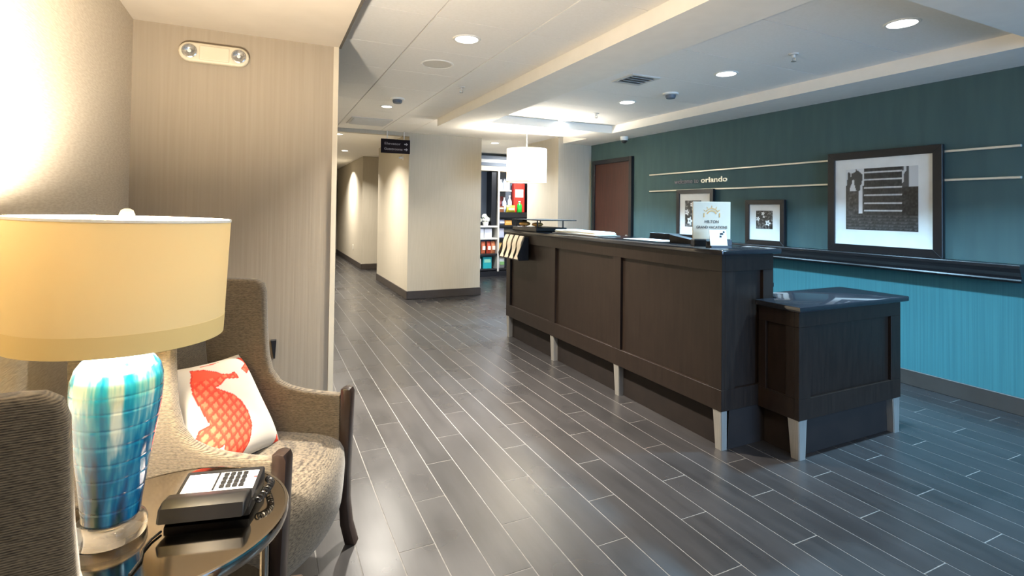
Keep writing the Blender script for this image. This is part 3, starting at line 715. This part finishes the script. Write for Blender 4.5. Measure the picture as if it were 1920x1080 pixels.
# magazine rack on the desk face at the far end
rk = thing('brochure_rack', 'black brochure rack fixed to the far end of the desk front', 'rack', (XD, 4.95, 0.88))
RP = [(-0.002, 0.0), (-0.115, 0.0), (-0.125, 0.05), (-0.06, 0.20), (-0.05, 0.235), (-0.002, 0.235)]
for y in (-0.235, 0.235): obj('side_plate', prism(B(), RP, y - 0.006, y + 0.006, 'y'), 'black', rk)
obj('back_plate', box(B(), -0.012, -0.002, -0.235, 0.235, 0, 0.235), 'black', rk)
obj('tray', box(B(), -0.115, -0.012, -0.229, 0.229, 0.0, 0.008), 'black', rk)
for y in (-0.12, 0.0, 0.12): obj('divider', prism(B(), [(-0.012, 0.008), (-0.112, 0.008), (-0.118, 0.045), (-0.06, 0.19), (-0.012, 0.19)], y - 0.004, y + 0.004, 'y'), 'black', rk)
for i, y in enumerate((0.175, 0.06, -0.06, -0.175)):
    bm = B(); pts = []
    for k in range(13):
        s = k / 12; pts.append((-0.118 + 0.07 * (3 * s * s - 2 * s ** 3) + 0.016 * math.sin(s * 6.28), 0.012 + 0.235 * s))
    th = 0.012; poly = pts + [(p[0] + th, p[1]) for p in reversed(pts)]
    prism(bm, poly, y - 0.042, y + 0.042, 'y')
    tag(obj('brochure', bm, 'cream_p', None, 30, (XD, 4.95, 0.88)), 'cream brochure in the black rack, number %s from the corridor side' % ('one', 'two', 'three', 'four')[i], 'brochure', 'brochures in the desk rack')

# ------------------------------------------------------------------ hanging sign, wall sprinkler
sg = thing('hanging_sign', 'dark plum directional sign at the corner of the cream column', 'sign', (1.54, 7.80, 2.218))
obj('plate', box(B(), 0, 0.435, 0, 0.03, 0, 0.21, 0.003, 1), 'signback', sg)
for x in (0.09, 0.345): obj('bracket', box(B(), x - 0.006, x + 0.006, 0.009, 0.021, 0.21, 0.3365), 'vent', sg)
for z, s, w in ((0.125, 'Elevator', 0.24), (0.045, 'Guestrooms', 0.27)):
    text('lettering', s, 0.052, orient((1, 0, 0), (0, 0, 1), (0.045, -0.001, z)), 'signtext', sg, w, 0.001)
for z in (0.142, 0.062):
    bm = B(); prism(bm, [(0.345, z - 0.008), (0.375, z - 0.008), (0.375, z - 0.024), (0.402, z), (0.375, z + 0.024), (0.375, z + 0.008), (0.345, z + 0.008)], -0.002, 0.0, 'y'); obj('arrow', bm, 'signtext', sg)
t = thing('wall_sprinkler', 'small white sidewall sprinkler under the hanging sign', 'sprinkler', (1.984, 8.25, 2.20))
bm = lathe(B(), [(0, 0), (0.045, 0), (0.04, 0.012), (0.02, 0.018), (0.018, 0.05), (0, 0.05)], 18); bmesh.ops.rotate(bm, cent=(0, 0, 0), matrix=Matrix.Rotation(-PI / 2, 3, 'Y'), verts=bm.verts)
obj('escutcheon', bm, 'white', t, 40)
obj('deflector', box(B(), -0.075, -0.05, -0.02, 0.02, -0.012, 0.012, 0.003, 1), 'steel', t)
t = thing('wall_outlet', 'small white outlet low on the corridor wall', 'outlet', (1.984, 13.3, 0.42))
obj('plate', box(B(), -0.008, 0, -0.04, 0.04, -0.06, 0.06, 0.003, 1), 'white', t)
for z in (-0.025, 0.025): obj('socket', box(B(), -0.0105, -0.008, -0.018, 0.018, z - 0.015, z + 0.015), 'vent', t)

# ------------------------------------------------------------------ snack shop shelving
sh = thing('snack_shelving', 'tall dark snack shelving in the shop nook beyond the desk', 'shelving', (0, 0, 0))
SY0, SY1 = 9.92, 10.26
obj('back_panel', box(B(), 3.86, 5.16, SY1 - 0.02, SY1, 0.02, 2.50), 'grey', sh)
for x in (3.86, 5.12): obj('upright', box(B(), x, x + 0.05, SY0, SY1 - 0.02, 0, 2.50, 0.002, 1), 'black', sh)
obj('divider', box(B(), 4.385, 4.425, SY0, SY1 - 0.02, 0.1, 2.19, 0.002, 1), 'vent', sh)
for i, (z0, z1, mt) in enumerate(((2.19, 2.29, 'cream_p'), (2.29, 2.36, 'grey'), (2.36, 2.43, 'vent'), (2.43, 2.50, 'grey'))):
    obj('cornice_band', box(B(), 3.91, 5.12, SY0 - 0.01 * (i % 2), SY1 - 0.02, z0, z1), mt, sh)
obj('kick_board', box(B(), 3.91, 5.12, SY0 + 0.01, SY1 - 0.02, 0, 0.11), 'black', sh)
def shelf_b(x0, x1, z, mt='black', h=0.035): obj('shelf', box(B(), x0, x1, SY0 + 0.005, SY1 - 0.02, z - h, z, 0.002, 1), mt, sh)
for z in (0.16, 0.47, 0.80, 1.05): shelf_b(3.91, 4.385, z, 'black' if z < 0.8 else 'vent')
for z in (0.16, 0.47, 0.80, 1.06): shelf_b(4.425, 5.12, z)
shelf_b(4.425, 5.12, 1.33, 'black', 0.11); shelf_b(4.425, 4.70, 1.80, 'vent', 0.03)
obj('inner_panel', box(B(), 4.26, 4.385, SY0 + 0.05, SY1 - 0.02, 1.05, 2.19), 'black', sh)

def bottle(label, x, z, h, r, rgb, cap, group='bottles in the shop', y=10.02):
    t = thing('bottle', label, 'bottle', (x, y, z), 0, group)
    obj('body', lathe(B(), [(0, 0), (r * 0.9, 0), (r, 0.01), (r, h * 0.62), (r * 0.85, h * 0.7), (r * 0.4, h * 0.82), (r * 0.36, h * 0.92), (0, h * 0.92)], 16), colour(rgb, 0.25), t, 40)
    obj('cap', lathe(B(), [(0, h * 0.92), (r * 0.45, h * 0.92), (r * 0.45, h), (0, h)], 14), colour(cap), t, 40)
def bag(label, x, z, w, h, rgb, band, name='snack_bag', cat='snack bag', group='snack bags in the shop', y=10.02):
    t = thing(name, label, cat, (x, y, z), 0, group)
    bm = B(); n = 6; rows = []
    for sd in (-1, 1):
        for j in range(n + 1):
            v = j / n; puff = 0.045 * math.sin(PI * v) ** 0.6 * sd
            rows.append([bm.verts.new((-w / 2 * (1 - 0.06 * math.sin(PI * v)) + w * i / 4 * (1 - 0.06 * math.sin(PI * v)), puff * math.sin(PI * (0.1 + 0.8 * i / 4)) + 0.001 * sd, h * v)) for i in range(5)])
    for o_ in (0, n + 1):
        for j in range(n):
            for i in range(4): bm.faces.new((rows[o_ + j][i], rows[o_ + j][i + 1], rows[o_ + j + 1][i + 1], rows[o_ + j + 1][i]))
    bmesh.ops.recalc_face_normals(bm, faces=bm.faces)
    obj('pouch', bm, colour(rgb), t, 60)
    obj('label_band', box(B(), -w * 0.36, w * 0.36, -0.052, -0.04, h * 0.3, h * 0.62, 0.003, 1), colour(band), t)
def carton(label, x, z, w, h, rgb, band, d=0.1, group='cartons in the shop', y=10.03):
    t = thing('carton', label, 'carton', (x, y, z), 0, group)
    obj('box_body', box(B(), -w / 2, w / 2, -d / 2, d / 2, 0, h, 0.004, 1), colour(rgb), t)
    obj('label_band', box(B(), -w * 0.38, w * 0.38, -d / 2 - 0.003, -d / 2, h * 0.52, h * 0.8), colour(band), t)
e_ = 0.0008
carton('tall red carton with white panel on the upper snack shelf', 4.955, 1.33 + e_, 0.26, 0.62, (222, 58, 44), (240, 196, 186), y=10.13)
bottle('green bottle before the tall red carton', 4.90, 1.33 + e_, 0.24, 0.055, (30, 176, 56), (240, 240, 230), y=9.95)
bag('yellow snack bag at the front of the upper snack shelf', 4.70, 1.33 + e_, 0.2, 0.15, (222, 204, 70), (240, 232, 160), y=9.97)
bottle('blue white bottle behind the yellow snack bag', 4.60, 1.33 + e_, 0.32, 0.05, (196, 208, 228), (236, 240, 246), y=10.08)
bottle('second blue white bottle behind the yellow bag, nearer the red carton', 4.73, 1.33 + e_, 0.36, 0.05, (206, 216, 234), (240, 240, 246), y=10.09)
carton('brown carton at the left end of the upper snack shelf', 4.50, 1.33 + e_, 0.11, 0.13, (120, 70, 44), (226, 200, 170))
carton('maroon carton hanging back on the upper snack shelf', 4.52, 1.33 + e_ + 0.0, 0.16, 0.34, (128, 62, 66), (150, 90, 92), y=10.17, d=0.08)
bottle('clear bottle on the short white shelf, left one', 4.49, 1.80 + e_, 0.22, 0.04, (206, 216, 226), (236, 236, 240))
bottle('clear bottle on the short white shelf, middle one', 4.58, 1.80 + e_, 0.25, 0.04, (214, 220, 228), (60, 66, 80))
bottle('clear bottle on the short white shelf, right one', 4.66, 1.80 + e_, 0.22, 0.035, (206, 212, 222), (236, 236, 240))
fw = thing('flower_arrangement', 'white flower arrangement on the left shop shelf', 'flowers', (4.16, 10.04, 1.05 + e_))
obj('pot', lathe(B(), [(0, 0), (0.05, 0), (0.07, 0.08), (0.06, 0.08), (0, 0.075)], 18), 'white', fw, 40)
bm = B()
for i in range(16):
    a, r = random.uniform(0, 2 * PI), random.uniform(0, 0.13); c = Vector((r * math.cos(a), r * 0.7 * math.sin(a), 0.13 + random.uniform(-0.03, 0.08)))
    for p in range(5):
        q = 2 * PI * p / 5; t_ = bmesh.new(); bmesh.ops.create_uvsphere(t_, u_segments=6, v_segments=4, radius=1)
        bmesh.ops.transform(t_, matrix=Matrix.Translation(c + Vector((0.02 * math.cos(q), -0.008, 0.02 * math.sin(q)))) @ Matrix.Diagonal((0.02, 0.009, 0.02, 1)), verts=t_.verts); merge(bm, t_)
obj('blossoms', bm, colour((238, 236, 224)), fw, 60)
bm = B()
for i in range(12):
    a = random.uniform(0, 2 * PI); r = random.uniform(0.06, 0.15); tip = Vector((r * math.cos(a), 0.6 * r * math.sin(a), random.uniform(0.1, 0.22))); s = tip.cross((0, 0, 1)).normalized() * 0.014; md = tip * 0.6 + Vector((0, 0, 0.04))
    q = [bm.verts.new(p) for p in (Vector((0, 0, 0.07)), md + s, tip, md - s)]; bm.faces.new(q)
obj('foliage', bm, colour((86, 112, 50)), fw)
for i, x in enumerate((4.02, 4.20)): carton('white carton under the flower shelf, %s of two' % ('left', 'right')[i], x, 0.80 + e_, 0.165, 0.19, (220, 222, 230), (208, 210, 222))
for i, x in enumerate((3.985, 4.105, 4.225, 4.325)): bag('red orange snack bag, number %s along the low left shelf' % ('one', 'two', 'three', 'four')[i], x, 0.47 + e_, 0.09, 0.25, ((206, 70, 50), (226, 120, 84), (214, 86, 60), (228, 140, 96))[i], (246, 226, 206))
carton('teal carton with pale label on the bottom left shelf', 4.19, 0.16 + e_, 0.19, 0.24, (36, 160, 168), (150, 216, 190))
carton('white carton at the left end of the bottom shelf', 3.985, 0.16 + e_, 0.12, 0.2, (226, 220, 222), (206, 180, 186))
bag('white and green snack bag on the bottom right shelf', 4.52, 0.16 + e_, 0.14, 0.22, (206, 216, 220), (120, 168, 110))
bag('yellow snack bag on the low right shelf', 4.52, 0.47 + e_, 0.14, 0.22, (236, 196, 110), (246, 226, 170))
carton('lilac carton on the right middle shelf', 4.50, 0.80 + e_, 0.12, 0.2, (186, 192, 226), (214, 218, 238))
carton('orange carton on the right shelf above the lilac carton', 4.66, 1.06 + e_, 0.16, 0.1, (226, 160, 80), (240, 200, 130))
bag('lilac snack bag beside the orange carton', 4.51, 1.06 + e_, 0.14, 0.12, (176, 184, 222), (206, 212, 236))

# ------------------------------------------------------------------ emergency light, wall jack
el = thing('emergency_light', 'ivory twin head emergency light high on the alcove wall', 'emergency light', (-0.278, 3.46, 2.268))
W2, H2 = 0.178, 0.055
pts = []
for cx, a0 in ((W2 - H2, -90), (-(W2 - H2), 90)):
    for k in range(9): a = math.radians(a0 + 180 * k / 8); pts.append((cx + H2 * math.cos(a), H2 * math.sin(a)))
obj('housing', prism(B(), pts, -0.045, 0, 'y', 0.010, 3), 'housing', el, 50)
obj('cover', box(B(), -0.075, 0.075, -0.05, -0.044, -0.04, 0.04, 0.004, 2), 'housing', el)
for s in (-1, 1):
    bm = lathe(B(), [(0.036, 0.0), (0.038, 0.012), (0.032, 0.014), (0.02, 0.006), (0.006, 0.002), (0, 0.002)], 22)
    bmesh.ops.rotate(bm, cent=(0, 0, 0), matrix=Matrix.Rotation(PI / 2, 3, 'X'), verts=bm.verts)
    h = obj('lamp_head', bm, 'lens', el, 40, (s * (W2 - H2), -0.044, 0))
    bm = lathe(B(), [(0, 0.003), (0.008, 0.003), (0.01, 0.012), (0, 0.016)], 12); bmesh.ops.rotate(bm, cent=(0, 0, 0), matrix=Matrix.Rotation(PI / 2, 3, 'X'), verts=bm.verts)
    obj('bulb', bm, 'white', h, 40)
wj = obj('wall_hook', prism(B(), [(-0.016, 0.055), (0.016, 0.055), (0.010, -0.055), (0.002, -0.055)], -0.03, 0, 'y', 0.002, 1), 'black', None, None, (0.061, 3.46, 0.543))
tag(wj, 'small black wedge shaped holder on the alcove wall beside the armchair', 'holder')

# ------------------------------------------------------------------ armchairs
def make_chair(label):
    t = thing('wing_armchair', label, 'armchair', (0, 0, 0), 0, 'wing armchairs around the side table')
    HW = 0.29
    side = [(0.005, 0.215), (0.003, 0.30), (0.003, 0.616), (0.08, 0.620), (0.16, 0.628), (0.225, 0.642), (0.27, 0.662), (0.305, 0.705), (0.323, 0.77), (0.332, 0.86), (0.337, 0.96), (0.341, 1.04), (0.351, 1.072), (0.375, 1.088), (0.41, 1.091), (0.62, 1.091), (0.648, 1.083), (0.665, 1.055), (0.658, 0.215)]
    for s in (-1, 1):
        a, c = sorted((s * (HW - 0.028), s * (HW + 0.022)))
        obj('wing_arm', prism(B(), side, a, c, 'x', 0.014, 3), 'tweed', t, 50)
    # back, slightly raked
    bm = B(); prism(bm, [(0.50, 0.44), (0.565, 0.75), (0.60, 1.06), (0.615, 1.08), (0.64, 1.086), (0.69, 1.07), (0.69, 0.215), (0.50, 0.215)], -HW + 0.03, HW - 0.03, 'x', 0.01, 2)
    obj('backrest', bm, 'tweed', t, 50)
    # seat with a bowed, rounded front
    bm = B(); n = 14; rows = []
    prof = [(0.005, 0.205), (-0.012, 0.24), (-0.018, 0.30), (-0.022, 0.36), (-0.018, 0.40), (0.0, 0.428), (0.04, 0.446), (0.10, 0.456), (0.25, 0.462), (0.40, 0.455), (0.52, 0.445), (0.52, 0.205)]
    for i in range(n + 1):
        u = -1 + 2 * i / n; bow = 0.055 * (1 - u * u); crown = 0.012 * (1 - u ** 4)
        rows.append([bm.verts.new((u * (HW - 0.029), y - (bow if y < 0.3 else 0), z + (crown if z > 0.42 else 0))) for y, z in prof])
    m_ = len(prof)
    for A, Bq in zip(rows, rows[1:]):
        for k in range(m_): bm.faces.new((A[k], A[(k + 1) % m_], Bq[(k + 1) % m_], Bq[k]))
    bm.faces.new(rows[0]); bm.faces.new(rows[-1][::-1]); bmesh.ops.recalc_face_normals(bm, faces=bm.faces)
    obj('seat', bm, 'seatweave', t, 50)
    leg = [(0.003, 0.638), (-0.015, 0.644), (-0.036, 0.640), (-0.044, 0.622), (-0.040, 0.45), (-0.034, 0.30), (-0.034, 0.18), (-0.046, 0.08), (-0.070, 0.0), (-0.026, 0.0), (-0.004, 0.08), (0.003, 0.18), (0.003, 0.30)]
    for s in (-1, 1):
        obj('leg', prism(B(), leg, s * HW - 0.029, s * HW + 0.026, 'x', 0.008, 2), 'legwood', t, 40)
    rear = [(0.60, 0.22), (0.665, 0.22), (0.70, 0.0), (0.665, 0.0)]
    for s in (-1, 1):
        a, c = sorted((s * (HW - 0.03), s * (HW + 0.02))); obj('leg', prism(B(), rear, a, c, 'x', 0.004, 1), 'legwood', t, 40)
    return t
ch1 = make_chair('taupe tweed wing armchair holding the coral seahorse pillow')
ch1.location = (0.179, 2.037, 0); ch1.rotation_euler = (0, 0, math.radians(62.7))
ch2 = copy_tree(ch1); ch2['label'] = 'taupe tweed wing armchair cut off by the lower left corner'
A2 = math.radians(94)                        # local +y (back) points to -X
ch2.rotation_euler = (0, 0, A2)
def chair_pt(lx, ly, ox, oy, a): return (ox + lx * math.cos(a) - ly * math.sin(a), oy + lx * math.sin(a) + ly * math.cos(a))
tx, ty = -0.288, 1.12                        # far wing's front edge
px, py = chair_pt(0.29, 0.338, 0, 0, A2)
ch2.location = (tx - px, ty - py, 0)

# pillow
CORN = ((40, 200), (830, 50), (340, 1010))
def crop_uv(x, y):
    e1 = (CORN[1][0] - CORN[0][0], CORN[1][1] - CORN[0][1]); e2 = (CORN[2][0] - CORN[0][0], CORN[2][1] - CORN[0][1])
    dx, dy = x - CORN[0][0], y - CORN[0][1]; det = e1[0] * e2[1] - e1[1] * e2[0]
    return ((dx * e2[1] - dy * e2[0]) / det, 1 - (e1[0] * dy - e1[1] * dx) / det)
HORSE = [(215, 225), (330, 222), (430, 252), (480, 278), (560, 280), (618, 258), (655, 325), (500, 328), (440, 380), (388, 402), (450, 428), (560, 470), (640, 530), (690, 620), (715, 740), (690, 860), (640, 960), (600, 1000), (470, 990), (440, 930), (430, 850), (345, 885), (290, 830), (245, 740), (250, 695), (312, 680), (270, 600), (235, 520), (200, 430), (188, 340), (210, 270)]
SHAPES = [HORSE, [(700, 235), (760, 285), (820, 240), (905, 250), (880, 140), (830, 95), (720, 105), (795, 170)], [(920, 270), (965, 330), (1075, 640), (1060, 700), (955, 580), (918, 440)], [(1010, 1010), (1055, 810), (1135, 870), (1085, 995)], [(78, 470), (195, 745), (150, 720), (95, 600)], [(700, 1005), (745, 985), (800, 1005), (750, 1025)], [(235, 210), (545, 125), (420, 175)]]
SHAPES = [[crop_uv(*p) for p in s] for s in SHAPES]
def inside(p, poly):
    x, y = p; r = False; j = len(poly) - 1
    for i in range(len(poly)):
        (xi, yi), (xj, yj) = poly[i], poly[j]
        if (yi > y) != (yj > y) and x < (xj - xi) * (y - yi) / (yj - yi) + xi: r = not r
        j = i
    return r
def edge_d(p, poly):
    best = 9
    for i in range(len(poly)):
        (ax, ay), (bx, by) = poly[i - 1], poly[i]; dx, dy = bx - ax, by - ay; tt = max(0, min(1, ((p[0] - ax) * dx + (p[1] - ay) * dy) / (dx * dx + dy * dy + 1e-9)))
        best = min(best, math.hypot(p[0] - ax - tt * dx, p[1] - ay - tt * dy))
    return best
CG = lin((214, 56, 36)); CW, CO, CL, CD = lin((205, 197, 184)), lin((236, 74, 46)), lin((244, 108, 76)), lin((196, 48, 30))
def pillow_col(u, v):
    for k, s in enumerate(SHAPES):
        if inside((u, v), s):
            d = edge_d((u, v), s)
            if d < 0.014: return CD
            if k == 0 and v < 0.80:
                a, c = (u * 12 + v * 3.5) % 1, (v * 13 - u * 5) % 1
                if a < 0.24 or c < 0.24: return CG
                return CL if min(a, c) > 0.42 else CO
            elif k and vn(u * 30, v * 30) > 0.62: return CL
            return CO
    return CW
t = thing('throw_pillow', 'white throw pillow printed with a coral red seahorse on the armchair', 'pillow', (0, 0, 0))
N_ = 110; vs, fs, cs = [], [], []
hs = 0.195
for sd in (1, -1):
    for j in range(N_ + 1):
        for i in range(N_ + 1):
            u, v = 2 * i / N_ - 1, 2 * j / N_ - 1
            px = u * hs * (1 - 0.055 * (1 - v * v)); py = v * hs * (1 - 0.055 * (1 - u * u))
            pz = sd * 0.062 * (max(0, 1 - u ** 4) * max(0, 1 - v ** 4)) ** 0.55 + 0.004 * vn(u * 4 + 9, v * 4) * (1 - abs(u)) + 0.0012 * sd
            vs.append((px, py, pz)); cs += [*(pillow_col(i / N_, j / N_) if sd > 0 else CW), 1]
o_ = (N_ + 1) ** 2
for sd in (0, 1):
    for j in range(N_):
        for i in range(N_):
            a = sd * o_ + j * (N_ + 1) + i; q = (a, a + 1, a + N_ + 2, a + N_ + 1); fs.append(q if sd == 0 else q[::-1])
me = bpy.data.meshes.new('pillow_cover'); me.from_pydata(vs, [], fs); me.attributes.new('print', 'FLOAT_COLOR', 'POINT').data.foreach_set('color', cs)
me.materials.append(M['pillow']); me.polygons.foreach_set('use_smooth', [True] * len(me.polygons))
pc = bpy.data.objects.new('pillow_cover', me); C.objects.link(pc); pc.parent = t
seam = [(s * hs * (1 - 0.055 * (1 - c * c)), c * hs * (1 - 0), 0) for s, c in ()]
bm = B(); ring = []
for k in range(4):
    for i in range(20):
        q = -1 + 2 * i / 20; u, v = ((q, -1), (1, q), (-q, 1), (-1, -q))[k]
        ring.append((u * hs * (1 - 0.055 * (1 - v * v)), v * hs * (1 - 0.055 * (1 - u * u)), 0))
tube(bm, ring + [ring[0]], 0.0028, 6); obj('piping', bm, 'cream_p', t, 60)
a = math.radians(60.5)
def cw(p): x, y = chair_pt(p[0], p[1], 0.18, 2.06, a); return Vector((x, y, p[2]))
TR, BR_, TL = cw((0.185, 0.415, 0.775)), cw((0.11, 0.215, 0.475)), cw((-0.165, 0.455, 0.815))
uu = (TR - TL).normalized(); vv = (TR - BR_); vv = (vv - uu * vv.dot(uu)).normalized()
ctr = BR_ + (TR - BR_) / 2 - (TR - TL) / 2
mm = Matrix((uu, vv, uu.cross(vv))).transposed().to_4x4(); mm.translation = ctr
t.matrix_world = mm

# ------------------------------------------------------------------ side table, lamp, phone
TZ = 0.6152
KS = 0.957
tb = thing('side_table', 'round polished metal side table with chrome rim between the armchairs', 'table', (-0.206, 1.543, 0))
tb.scale = (KS, KS, 1)
obj('tabletop', lathe(B(), [(0, TZ - 0.012), (0.282, TZ - 0.012), (0.282, TZ), (0, TZ)], 72), 'mirror', tb, 40)
obj('rim', lathe(B(), [(0.2815, TZ - 0.030), (0.2885, TZ - 0.028), (0.292, TZ - 0.018), (0.292, TZ - 0.006), (0.289, TZ + 0.0005), (0.2825, TZ + 0.001), (0.2825, TZ - 0.013), (0.278, TZ - 0.014), (0.278, TZ - 0.030), (0.2815, TZ - 0.030)], 72), 'chrome', tb, 40)
obj('lower_shelf', lathe(B(), [(0, 0.332), (0.25, 0.332), (0.262, 0.335), (0.265, 0.344), (0.262, 0.353), (0.25, 0.356), (0, 0.356)], 56), 'chrome', tb, 40)
for k in range(3):
    q = math.radians(100 + 120 * k); obj('leg', tube(B(), [(0.245 * math.cos(q), 0.245 * math.sin(q), 0), (0.245 * math.cos(q), 0.245 * math.sin(q), TZ - 0.013)], 0.011, 12), 'chrome', tb, 40)

LX, LY = -0.318, 1.533
lp = thing('table_lamp', 'table lamp with turquoise glazed base and yellow drum shade', 'lamp', (LX, LY, TZ + 0.0008))
# local z from the tabletop
lp.rotation_euler = (0, math.radians(1.3), 0); lp.scale = (KS, KS, KS)
obj('foot', lathe(B(), [(0, 0.0), (0.074, 0.0), (0.077, 0.006), (0.077, 0.026), (0.074, 0.036), (0.068, 0.043), (0.06, 0.046), (0, 0.046)], 48), 'acrylic', lp, 40)
prof = [(0.0, 0.0465), (0.058, 0.0465), (0.0605, 0.052)]
key = [(0.052, 0.0605), (0.09, 0.064), (0.15, 0.0715), (0.21, 0.080), (0.27, 0.0885), (0.325, 0.0945), (0.36, 0.0965), (0.39, 0.095), (0.415, 0.088), (0.433, 0.076), (0.443, 0.062), (0.447, 0.05)]
def rad(z):
    for (z0, r0), (z1, r1) in zip(key, key[1:]):
        if z0 <= z <= z1:
            s = (z - z0) / (z1 - z0); return r0 + (r1 - r0) * s
    return key[-1][1]
z = 0.052
ringz = [0.082, 0.120, 0.160, 0.202, 0.245, 0.287, 0.327, 0.364]
while z < 0.4469:
    gr = min(abs(z - q) for q in ringz)
    prof.append((rad(z) - (0.0009 if gr < 0.0022 else 0.0), z)); z += 0.0021 if gr < 0.008 else 0.006
prof += [(0.05, 0.447), (0.02, 0.449), (0, 0.449)]
obj('glazed_body', lathe(B(), prof, 56), 'glaze', lp, 35)
obj('neck', lathe(B(), [(0, 0.449), (0.022, 0.449), (0.02, 0.459), (0.010, 0.465), (0.010, 0.56), (0, 0.56)], 18), 'chrome', lp, 40)
obj('bulb', lathe(B(), [(0, 0.56), (0.014, 0.562), (0.018, 0.585), (0.032, 0.62), (0.03, 0.65), (0.015, 0.668), (0, 0.672)], 20), 'bulb', lp, 60)
S0, S1 = 0.490, 0.784
rb, rt_ = 0.226, 0.232
rm = rb + (rt_ - rb) * 0.16; zm = S0 + (S1 - S0) * 0.16
obj('shade', lathe(B(), [(rm, zm), (rt_, S1), (rt_ - 0.0025, S1), (rm - 0.0025, zm), (rm, zm)], 72), 'shade', lp, 40)
obj('shade_hem', lathe(B(), [(rb, S0), (rm + 0.0006, zm), (rm - 0.0026, zm), (rb - 0.0026, S0), (rb, S0)], 72), 'shadeband', lp, 40)
obj('top_trim', lathe(B(), [(rt_ - 0.003, S1 - 0.004), (rt_ + 0.0012, S1 - 0.004), (rt_ + 0.0012, S1 + 0.002), (rt_ - 0.003, S1 + 0.002), (rt_ - 0.003, S1 - 0.004)], 72), 'paper', lp, 40)
bm = B()
for k in range(3):
    q = 2 * PI * k / 3 + 0.4; tube(bm, [(0, 0, S1 - 0.012), ((rt_ - 0.003) * math.cos(q), (rt_ - 0.003) * math.sin(q), S1 - 0.003)], 0.002, 6)
tube(bm, [(0.04, 0, 0.56), (0.05, 0, 0.65), (0.03, 0, 0.76), (0, 0, S1 - 0.01)], 0.002, 6); tube(bm, [(-0.04, 0, 0.56), (-0.05, 0, 0.65), (-0.03, 0, 0.76), (0, 0, S1 - 0.01)], 0.002, 6); tube(bm, [(-0.04, 0, 0.56), (0.04, 0, 0.56)], 0.002, 6)
obj('harp', bm, 'chrome', lp, 40)
obj('finial', lathe(B(), [(0, S1 - 0.012), (0.006, S1 - 0.012), (0.006, S1 - 0.004), (0.013, S1 - 0.001), (0.0165, S1 + 0.010), (0.013, S1 + 0.021), (0.006, S1 + 0.025), (0, S1 + 0.0255)], 24), 'white', lp, 60)
l = bpy.data.lights.new('table_lamp_bulb', 'POINT'); l.energy = P_LAMP; l.color = (1.0, 0.90, 0.76); l.shadow_soft_size = 0.05
lo = bpy.data.objects.new('table_lamp_bulb', l); C.objects.link(lo); lo.location = (LX + 0.016, LY, TZ + 0.70)
lc = obj('lamp_cord', tube(B(), [(-0.21, 1.49, TZ + 0.0045), (-0.225, 1.465, TZ + 0.0045), (-0.235, 1.43, TZ + 0.0045), (-0.232, 1.39, TZ + 0.0045), (-0.244, 1.345, TZ + 0.0045)], 0.003, 8), 'plastic', None, 60)
tag(lc, 'thin dark cord lying on the side table between lamp and phone', 'cord')

ph = thing('desk_phone', 'black push button desk phone on the side table', 'telephone', (-0.098, 1.580, TZ + 0.0008), math.radians(-13)); ph.scale = (KS, KS, KS)
PWD = 0.102
obj('body', prism(B(), [(-0.085, 0.004), (-0.085, 0.026), (-0.045, 0.034), (0.075, 0.055), (0.08, 0.05), (0.08, 0.004), (0.07, 0.0), (-0.075, 0.0)], -PWD, PWD, 'x', 0.005, 2), 'plastic', ph, 40)
ang = math.atan2(0.021, 0.12)
def onface(bm): bmesh.ops.transform(bm, matrix=Matrix.Translation((0, 0.016, 0.0447)) @ Matrix.Rotation(ang, 4, 'X') @ Matrix.Diagonal((1, 0.86, 1, 1)), verts=bm.verts); return bm
fp = obj('faceplate', onface(box(B(), -0.090, 0.092, -0.038, 0.050, 0, 0.003, 0.001, 1)), 'paper', ph)
obj('label_strip', onface(box(B(), -0.074, -0.064, -0.036, 0.048, 0.003, 0.0036)), colour((150, 160, 205)), ph)
obj('label_card', onface(box(B(), -0.060, -0.018, -0.036, 0.048, 0.003, 0.0034)), colour((214, 214, 222)), ph)
obj('divider_bar', onface(box(B(), -0.013, -0.008, -0.034, 0.05, 0.003, 0.005)), 'plastic', ph)
for r in range(4):
    for c_ in range(4):
        obj('button', onface(box(B(), 0.003 + 0.0165 * c_, 0.0165 + 0.0165 * c_ - 0.001, -0.028 + 0.019 * r, -0.028 + 0.019 * r + 0.013, 0.003, 0.0075, 0.001, 1)), 'plastic', ph)
obj('message_lamp', onface(box(B(), 0.084, 0.092, 0.012, 0.018, 0.003, 0.0045)), colour((190, 60, 60)), ph)
pts = [(-0.128, 0.026), (-0.118, 0.058), (-0.09, 0.066), (-0.056, 0.062), (-0.048, 0.05), (-0.056, 0.034), (-0.1, 0.026)]
obj('handset', prism(B(), pts, -PWD - 0.002, PWD - 0.002, 'x', 0.008, 3), 'plastic', ph, 50)
bm = B(); P = []
for i in range(150):
    s = i / 149; ax = Vector((0.112 + 0.02 * math.sin(s * PI), -0.05 + 0.12 * s, 0.02 + 0.012 * math.sin(s * PI))); q = s * 26 * PI
    P.append(ax + Vector((math.cos(q) * 0.008, 0, math.sin(q) * 0.008)))
tube(bm, P, 0.0022, 5); obj('coiled_cord', bm, 'plastic', ph, 60)
